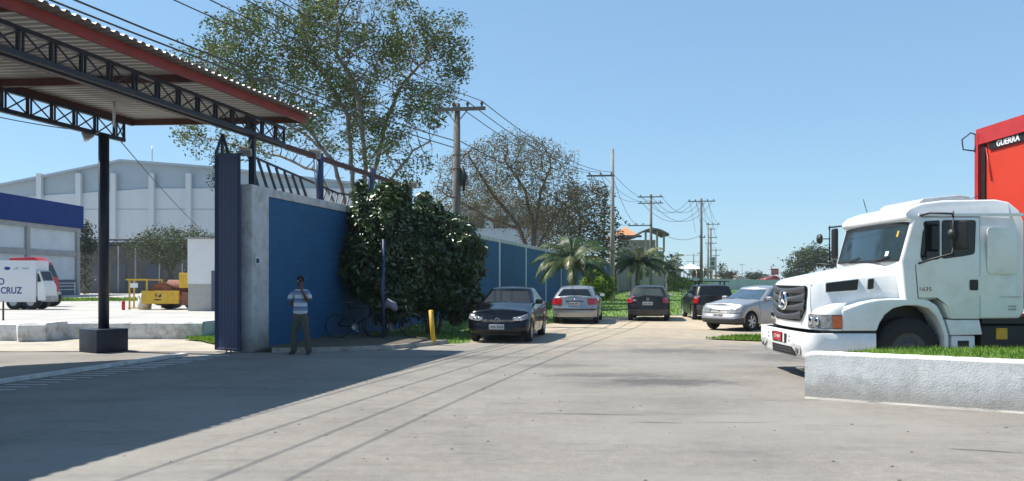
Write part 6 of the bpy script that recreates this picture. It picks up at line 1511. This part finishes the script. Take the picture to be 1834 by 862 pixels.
g = [[(hx(lerp(1136, 1191, i / 12)), 105 + 6 * j, hz(424 - 16 * math.sin(math.pi * (.12 + .76 * i / 12)) + 3)) for i in range(13)] for j in range(2)]
mb = MB(); mb.grid(g); mb.grid([[Vector(q) - Vector((0, 0, .25)) for q in r_] for r_ in g], flip=True)
mb.grid([g[0], [Vector(q) - Vector((0, 0, .25)) for q in g[0]]]); mb.build('curved_awning', M['shed'], hs)
for px in (1152, 1172, 1184): mb = MB(); mb.beam((hx(px), 106, hz(452)), (hx(px), 106, hz(416)), .25, .25, up=(1, 0, 0)); mb.build('awning_post', M['house'], hs)
for px in (1138, 1156, 1178):
    mb = MB(); mb.box(hx(px), hx(px + 6), 107.42, 107.49, hz(478), hz(464)); mb.build('window', M['glass'], hs)
sp = empty('roof_sheet_awning', (hx(1200), 112, 0), 'striped white awning beside the small far palm', 'awning')
mb = MB()
for i in range(4): mb.beam((hx(1186 + i * 7), 112, hz(470)), (hx(1180 + i * 7), 112.2, hz(456)), .35, .08)
mb.build('striped_sheet', M['white'], sp); mb = MB(); mb.box(hx(1176), hx(1206), 112.3, 112.5, 0, hz(474)); mb.build('wall', M['house'], sp)
tn = empty('white_tent', (hx(1239, 135), 135, 0), 'white peaked tent roof beyond the pale boundary wall', 'tent')
tx = lambda px: (px - 917) / F * 135; tz = lambda py: CAMH - (py - HY) / F * 135
mb = MB(); a = [(tx(1219), 133, tz(482)), (tx(1256), 133, tz(482)), (tx(1256), 138, tz(482)), (tx(1219), 138, tz(482))]; ap = (tx(1238), 135.5, tz(472)); mb.add(a + [ap], [(0, 1, 4), (1, 2, 4), (2, 3, 4), (3, 0, 4)]); mb.build('canopy', M['white'], tn)
for x, y in ((tx(1220), 133), (tx(1255), 133), (tx(1220), 138), (tx(1255), 138)): mb = MB(); mb.cyl((x, y, 0), (x, y, tz(482)), .08, 6); mb.build('leg', M['steel'], tn)
mb = MB(); mb.box(tx(1196), tx(1222), 136, 142, 0, tz(480)); mb.box(tx(1190), tx(1205), 134, 140, 0, tz(476)); o = mb.build('low_building', M['house']); tag(o, 'low pale building behind the boundary wall left of the tent', 'building')
rs = empty('roadside_sign', (P(1388, 0, 160).x, 160, 0), 'small dark red roadside board on a post above the far cars', 'sign')
q = P(1388, 487, 160); mb = MB(); mb.box(q.x - .75, q.x + .75, 160, 160.1, q.z - .6, q.z + .65); bd = mb.build('board', M['redpaint'], rs)
mb = MB(); mb.box(q.x - .6, q.x + .55, 159.95, 159.99, q.z + .05, q.z + .3); mb.box(q.x - .55, q.x + .4, 159.95, 159.99, q.z - .3, q.z - .15); mb.build('worn_lettering', M['depot_grey'], bd); mb = MB(); mb.cyl((q.x, 160.05, 0), (q.x, 160.05, q.z - .5), .08, 6); mb.build('post', M['steel'], rs)
ps = empty('pole_signboard', (P(1276, 0, 95).x, 95, 0), 'white notice board with dark square mark on a post among the poles', 'sign')
q = P(1276, 472, 95); mb = MB(); mb.box(q.x - .36, q.x + .36, 95, 95.06, q.z - .85, q.z + .80); bd = mb.build('board', mat('board pale', (.42, .43, .43), .6, .05, 3), ps)
mb = MB(); mb.box(q.x - .17, q.x + .17, 94.95, 94.99, q.z - .2, q.z + .2); mb.box(q.x - .26, q.x + .26, 94.95, 94.99, q.z + .45, q.z + .58); mb.box(q.x - .24, q.x + .24, 94.95, 94.99, q.z - .62, q.z - .5); mb.build('dark_mark', M['ins'], bd); mb = MB(); mb.cyl((q.x, 95.1, 0), (q.x, 95.1, q.z), .06, 8); mb.build('post', M['steel'], ps)
ls = empty('street_lamp', (P(1329, 0, 220).x, 220, 0), 'thin far street lamp between the poles and the red sign', 'street lamp'); q = P(1329, 474, 220)
mb = MB(); mb.cyl((q.x, 220, 0), (q.x, 220, q.z), .09, 6); mb.build('pole', M['steel'], ls); mb = MB(); mb.beam((q.x - .8, 220, q.z), (q.x + .8, 220, q.z + .1), .15, .12); mb.build('lamp_head', M['steel'], ls)
# low far buildings on the horizon
for px0, px1, py, Y, lab in ((1296, 1312, 493, 230, 'low far roof left of the gap in the horizon'), (1318, 1334, 497, 330, 'tiny pale far building at the horizon'), (1362, 1378, 494, 240, 'low grey far building beside the bare tree')):
    x0 = (px0 - 917) / F * Y; x1 = (px1 - 917) / F * Y; z = CAMH - (py - HY) / F * Y; rt_ = empty('far_building', ((x0 + x1) / 2, Y, 0), lab, 'building', 'far buildings'); mb = MB(); mb.box(x0, x1, Y, Y + 12, 0, z); mb.build('wall', M['house'], rt_)
    mb = MB(); mb.prism_y([(x0 - .3, z + .02), (x1 + .3, z + .02), ((x0 + x1) / 2, z + .6)], Y - .3, Y + 12.3); mb.build('roof', M['shed'], rt_, fixn=True)

# ------------------------------------------------------------ small posts by the verge
mb = MB(); q = GP(687, 613); mb.tube([(q.x, q.y, 0), (q.x - .01, q.y, 1.4), (q.x + .0, q.y, 2.72)], .034, 10); o = mb.build('thin_pole', M['postblue']); tag(o, 'thin blue pole standing in front of the glossy bush', 'post')
yp = empty('yellow_post', (-1.98, 19.75, 0), 'short yellow bollard at the edge of the verge', 'bollard')
mb = MB(); mb.tube([(-1.98, 19.75, -.02), (-2.01, 19.75, .4), (-2.05, 19.75, .87)], [.06, .06, .058], 14); mb.build('shaft', M['yellow'], yp)
mb = MB(); mb.lathe([(.059, .868), (.045, .885), (0, .89)], (-2.05, 19.75, 0), 'z', 14); mb.build('cap', M['yellow'], yp)
# rubble and leaves on the road
rn = random.Random(3)
mb = MB()
for k in range(170):
    x = rn.uniform(-4, 7); y = rn.uniform(5, 17); s = rn.uniform(.006, .022)
    if x > 3.6 and y > 9: continue
    c = Vector((x, y, .001)); mb.add([c + Vector((-s, -s * .7, 0)), c + Vector((s, -s * .5, 0)), c + Vector((s * .7, s, 0)), c + Vector((-s * .8, s * .6, 0)), c + Vector((0, 0, s * .5))], [(0, 1, 4), (1, 2, 4), (2, 3, 4), (3, 0, 4)])
o = mb.build('grit', M['bark2']); tag(o, 'scattered grit and dry leaf bits on the asphalt', 'grit', kind='stuff')

# ------------------------------------------------------------ bicycle against the bush
def bicycle(label, base, ang, col):
    root = empty('bicycle', base, label, 'bicycle', 'bicycles by the bush', rz=ang); r = .32
    for x in (-.52, .52):
        mb = MB(); n = 28
        mb.tube([(x + r * math.cos(2 * math.pi * k / n), 0, r + r * math.sin(2 * math.pi * k / n)) for k in range(n + 1)], .019, 6, caps=False); w_ = mb.build('wheel', M['rubber'], root, world=False)
        mb = MB(); 
        for k in range(14): a = math.pi * 2 * k / 14; mb.tube([(x, .02 * (-1) ** k, r), (x + r * math.cos(a), 0, r + r * math.sin(a))], .0025, 4)
        mb.cyl((x, -.04, r), (x, .04, r), .02, 8); mb.build('spokes', M['ins'], w_, world=False)
    mb = MB(); bb_, st, hd, ra, fa = (-.06, 0, .30), (-.20, 0, .80), (.36, 0, .82), (-.52, 0, r), (.52, 0, r)
    for a, b in ((bb_, st), (st, (.36, 0, .80)), (bb_, (.38, 0, .70)), (bb_, ra), (st, ra), ((.36, 0, .86), fa), (st, (-.23, 0, .92))): mb.tube([a, b], .017, 8)
    mb.build('frame', col, root, world=False)
    mb = MB(); mb.tube([(.34, -.28, .98), (.33, -.1, 1.0), (.36, 0, .93), (.33, .1, 1.0), (.34, .28, .98)], .013, 6); mb.build('handlebar', M['ins'], root, world=False)
    mb = MB(); mb.prism([(-.38, -.08), (-.38, .08), (-.2, .06), (-.08, .02), (-.08, -.02), (-.2, -.06)], .92, .97); mb.build('saddle', M['black'], root, world=False, bevel=.012)
    mb = MB(); mb.lathe([(.09, -.03), (.09, -.022), (0, -.022)], (-.06, 0, .30), 'y', 18); mb.tube([(-.06, -.05, .30), (.02, -.06, .18)], .01, 5); mb.beam((.0, -.14, .18), (.04, -.05, .18), .06, .02); mb.build('crank', M['steel'], root, world=False)
    return root
bicycle('dark bicycle leaning at the left foot of the glossy bush', (P(640, 500, 20.9).x, 20.9, .10), R(5), M['p_black'])
bicycle('second bicycle with a light bag standing right of the thin blue pole', (P(703, 500, 21.1).x, 21.15, .10), R(-6), M['p_black2'])
mb = MB(); q = Vector((P(697, 500, 21.1).x, 21.1, 1.02)); mb.tube([q + Vector((-.14, 0, -.12)), q + Vector((-.02, -.02, 0)), q + Vector((.12, 0, -.08)), q + Vector((.2, 0, -.2))], [.06, .13, .12, .05], 10); o = mb.build('bag', mat('pale cloth', (.20, .18, .22), .8, .3, 8)); tag(o, 'pale cloth bag lying over the second bicycle', 'bag')

# ------------------------------------------------------------ man standing in the shade
man_p = GP(538, 634.5)
man = empty('person', (man_p.x, man_p.y, 0), 'man in striped polo shirt standing by the blue wall with a phone at his face', 'person', rz=R(-6))
M['skin'] = mat('dark skin', (.10, .052, .034), .55, .06, 12)
M['trouser'] = mat('olive trousers', (.070, .072, .058), .9, .15, 9, bump=.4, bscale=12, stretch=(2, 2, 1))
M['hair'] = mat('grey black hair', (.012, .011, .011), .8, .3, 30)
M['shoe'] = mat('dark shoe', (.02, .018, .017), .5, .1, 10)
def striped():
    m = bpy.data.materials.new('striped polo cloth'); m.use_nodes = True; n, l = nodes_of(m); b = n['Principled BSDF']; b.inputs['Roughness'].default_value = .9
    tc = n.new('ShaderNodeTexCoord'); sp = n.new('ShaderNodeSeparateXYZ'); l.new(tc.outputs['Object'], sp.inputs[0])
    a = n.new('ShaderNodeMath'); a.operation = 'MULTIPLY'; a.inputs[1].default_value = 1 / .178; l.new(sp.outputs[2], a.inputs[0])
    f = n.new('ShaderNodeMath'); f.operation = 'FRACT'; l.new(a.outputs[0], f.inputs[0])
    cr = n.new('ShaderNodeValToRGB'); cr.color_ramp.interpolation = 'CONSTANT'; e = cr.color_ramp.elements; e[0].position = 0; e[0].color = (.55, .60, .66, 1); e[1].position = .42; e[1].color = (.15, .22, .36, 1)
    x = e.new(.50); x.color = (.28, .34, .45, 1); x = e.new(.62); x.color = (.13, .20, .34, 1); x = e.new(.94); x.color = (.3, .36, .46, 1)
    l.new(f.outputs[0], cr.inputs[0]); l.new(cr.outputs[0], b.inputs['Base Color']); return m
def skin(nm, verts, edges, m, parent, root=0, lv=2):
    me = bpy.data.meshes.new(nm); me.from_pydata([v[:3] for v in verts], edges, []); me.materials.append(m)
    o = bpy.data.objects.new(nm, me); COL.objects.link(o); o.parent = parent
    md = o.modifiers.new('Skin', 'SKIN'); md.use_smooth_shade = True; md.branch_smoothing = .6
    for i, v in enumerate(verts):
        s = me.skin_vertices[0].data[i]; s.radius = (v[3], v[4] if len(v) > 4 else v[3]); s.use_root = (i == root)
    sb = o.modifiers.new('Sub', 'SUBSURF'); sb.levels = sb.render_levels = lv
    for p_ in me.polygons: p_.use_smooth = True
    return o
# facing the viewer (-y); image left = -x
body_v = [(0, 0, .93, .13, .10), (0, 0, 1.10, .125, .10), (0, .0, 1.28, .14, .10), (0, .01, 1.40, .11, .08), (0, 0, 1.49, .050), (0, -.01, 1.56, .060), (0, -.015, 1.63, .072, .082), (0, -.005, 1.69, .050, .062),
          (-.17, 0, 1.38, .055), (-.235, .03, 1.13, .040), (-.14, .15, .97, .032), (-.06, .17, .95, .028),
          (.17, 0, 1.38, .055), (.225, -.09, 1.16, .042), (.15, -.19, 1.33, .034), (.09, -.17, 1.46, .026), (.075, -.155, 1.53, .028),
          (-.10, 0, .85, .085), (-.13, -.01, .48, .058), (-.15, .0, .12, .040), (.10, 0, .85, .085), (.15, -.02, .48, .058), (.19, .0, .12, .040)]
body_e = [(0, 1), (1, 2), (2, 3), (3, 4), (4, 5), (5, 6), (6, 7), (3, 8), (8, 9), (9, 10), (10, 11), (3, 12), (12, 13), (13, 14), (14, 15), (15, 16), (0, 17), (17, 18), (18, 19), (0, 20), (20, 21), (21, 22)]
# fingers: curled round the phone and relaxed at the back
def fingers(base, dirs, i0):
    for d, L_ in dirs:
        b = len(body_v); p0 = Vector(base); p1 = p0 + Vector(d[0]) * L_ * .5; p2 = p1 + Vector(d[1]) * L_ * .5
        body_v.append((*p0.lerp(p1, .4), .0095)); body_v.append((*p1, .0088)); body_v.append((*p2, .0075)); body_e.extend([(i0, b), (b, b + 1), (b + 1, b + 2)])
fingers((.075, -.16, 1.54), [(((-.5, -.3, .8), (-.8, .2, .5)), .085), (((-.35, -.35, .85), (-.7, .2, .6)), .095), (((-.2, -.4, .85), (-.6, .2, .7)), .09), (((0, -.4, .8), (-.4, .2, .8)), .075), (((-.8, .3, .1), (-.6, .3, .6)), .06)], 16)
fingers((-.04, .17, .945), [(((.8, .1, -.3), (.8, -.1, -.4)), .08), (((.8, .15, -.1), (.8, 0, -.3)), .085), (((.8, .15, .1), (.8, 0, -.1)), .085), (((.8, .1, .3), (.8, 0, 0)), .07), (((.3, .1, .7), (.6, 0, .5)), .06)], 11)
bd_ = skin('body', body_v, body_e, M['skin'], man)
shv = [(0, 0, .86, .185, .125), (0, 0, .98, .175, .125), (0, 0, 1.15, .165, .12), (0, 0, 1.30, .165, .115), (0, .01, 1.405, .115, .09), (0, .01, 1.455, .062, .062), (-.16, 0, 1.385, .075), (-.235, .01, 1.24, .072), (-.245, .02, 1.19, .070), (.16, 0, 1.385, .075), (.215, -.05, 1.27, .074), (.225, -.07, 1.22, .072)]
she = [(0, 1), (1, 2), (2, 3), (3, 4), (4, 5), (4, 6), (6, 7), (7, 8), (4, 9), (9, 10), (10, 11)]
skin('shirt', shv, she, striped(), man)
trv = [(0, 0, .92, .165, .115), (0, 0, .84, .16, .115), (-.10, 0, .74, .098), (-.13, -.01, .45, .080), (-.15, .0, .08, .072), (-.15, -.005, .05, .072), (.10, 0, .74, .098), (.15, -.02, .45, .080), (.19, .0, .08, .074), (.19, -.005, .05, .074)]
tre = [(0, 1), (1, 2), (2, 3), (3, 4), (4, 5), (1, 6), (6, 7), (7, 8), (8, 9)]
skin('trousers', trv, tre, M['trouser'], man)
for x in (-.155, .195):
    skin('shoe', [(x, .05, .045, .042, .045), (x, -.02, .045, .045, .045), (x + (.02 if x > 0 else -.02), -.13, .035, .046, .034), (x + (.02 if x > 0 else -.02), -.17, .03, .035, .028)], [(0, 1), (1, 2), (2, 3)], M['shoe'], man)
mb = MB(); rows = []
for i in range(9):
    th = math.pi * .5 * i / 8; rows.append([(.079 * math.sin(th) * math.cos(a), .008 + .092 * math.sin(th) * math.sin(a), 1.665 + .088 * math.cos(th) - (.05 * max(0, math.sin(a)) * (i / 8) ** 2) + (.03 * (i / 8) ** 2 if math.sin(a) < -.3 else 0)) for a in np.linspace(0, 2 * math.pi, 25)])
mb.grid(rows); mb.build('hair', M['hair'], man, world=False, fixn=True)
for sg in (-1, 1):
    mb = MB(); mb.lathe([(0, -.010), (.011, -.006), (.013, 0), (.010, .006)], (sg * .028, -.083, 1.625), 'y', 12); mb.build('eye', M['white'], man, world=False)
    mb = MB(); mb.tube([(sg * .072, .005, 1.655), (sg * .082, .012, 1.63), (sg * .074, .0, 1.60)], [.012, .018, .010], 8); mb.build('ear', M['skin'], man, world=False)
mb = MB(); mb.tube([(0, -.088, 1.635), (0, -.105, 1.605), (0, -.092, 1.595)], [.008, .014, .010], 8); mb.build('nose', M['skin'], man, world=False)
mb = MB(); mb.tube([(-.024, -.078, 1.572), (0, -.088, 1.570), (.024, -.078, 1.572)], [.005, .008, .005], 8); mb.build('mouth', mat('lips', (.12, .04, .035), .5, .05, 9), man, world=False)
mb = MB(); Mx = Matrix.Translation(Vector((.055, -.17, 1.59))) @ Matrix.Rotation(R(20), 4, 'Y'); mb.box(-.034, .034, -.005, .005, -.07, .07, Mx); o = mb.build('phone', M['black'], None, world=False)
o.location = (man_p.x, man_p.y, 0); o.rotation_euler = (0, 0, R(-6)); tag(o, 'dark phone held in front of the face of the man in the striped shirt', 'phone')

# ------------------------------------------------------------ air
mb = MB(); mb.box(-1520, 1520, -220, 2520, -1.1, 26)
hm = bpy.data.materials.new('haze air'); hm.use_nodes = True; n = hm.node_tree.nodes; n.remove(n['Principled BSDF'])
pv_ = n.new('ShaderNodeVolumePrincipled'); pv_.inputs['Color'].default_value = (.86, .93, 1, 1); pv_.inputs['Density'].default_value = .00028; pv_.inputs['Anisotropy'].default_value = .2
hm.node_tree.links.new(pv_.outputs[0], n['Material Output'].inputs['Volume'])
o = mb.build('haze', hm); o['kind'] = 'stuff'; o['label'] = 'thin pale haze in the air softening far things'
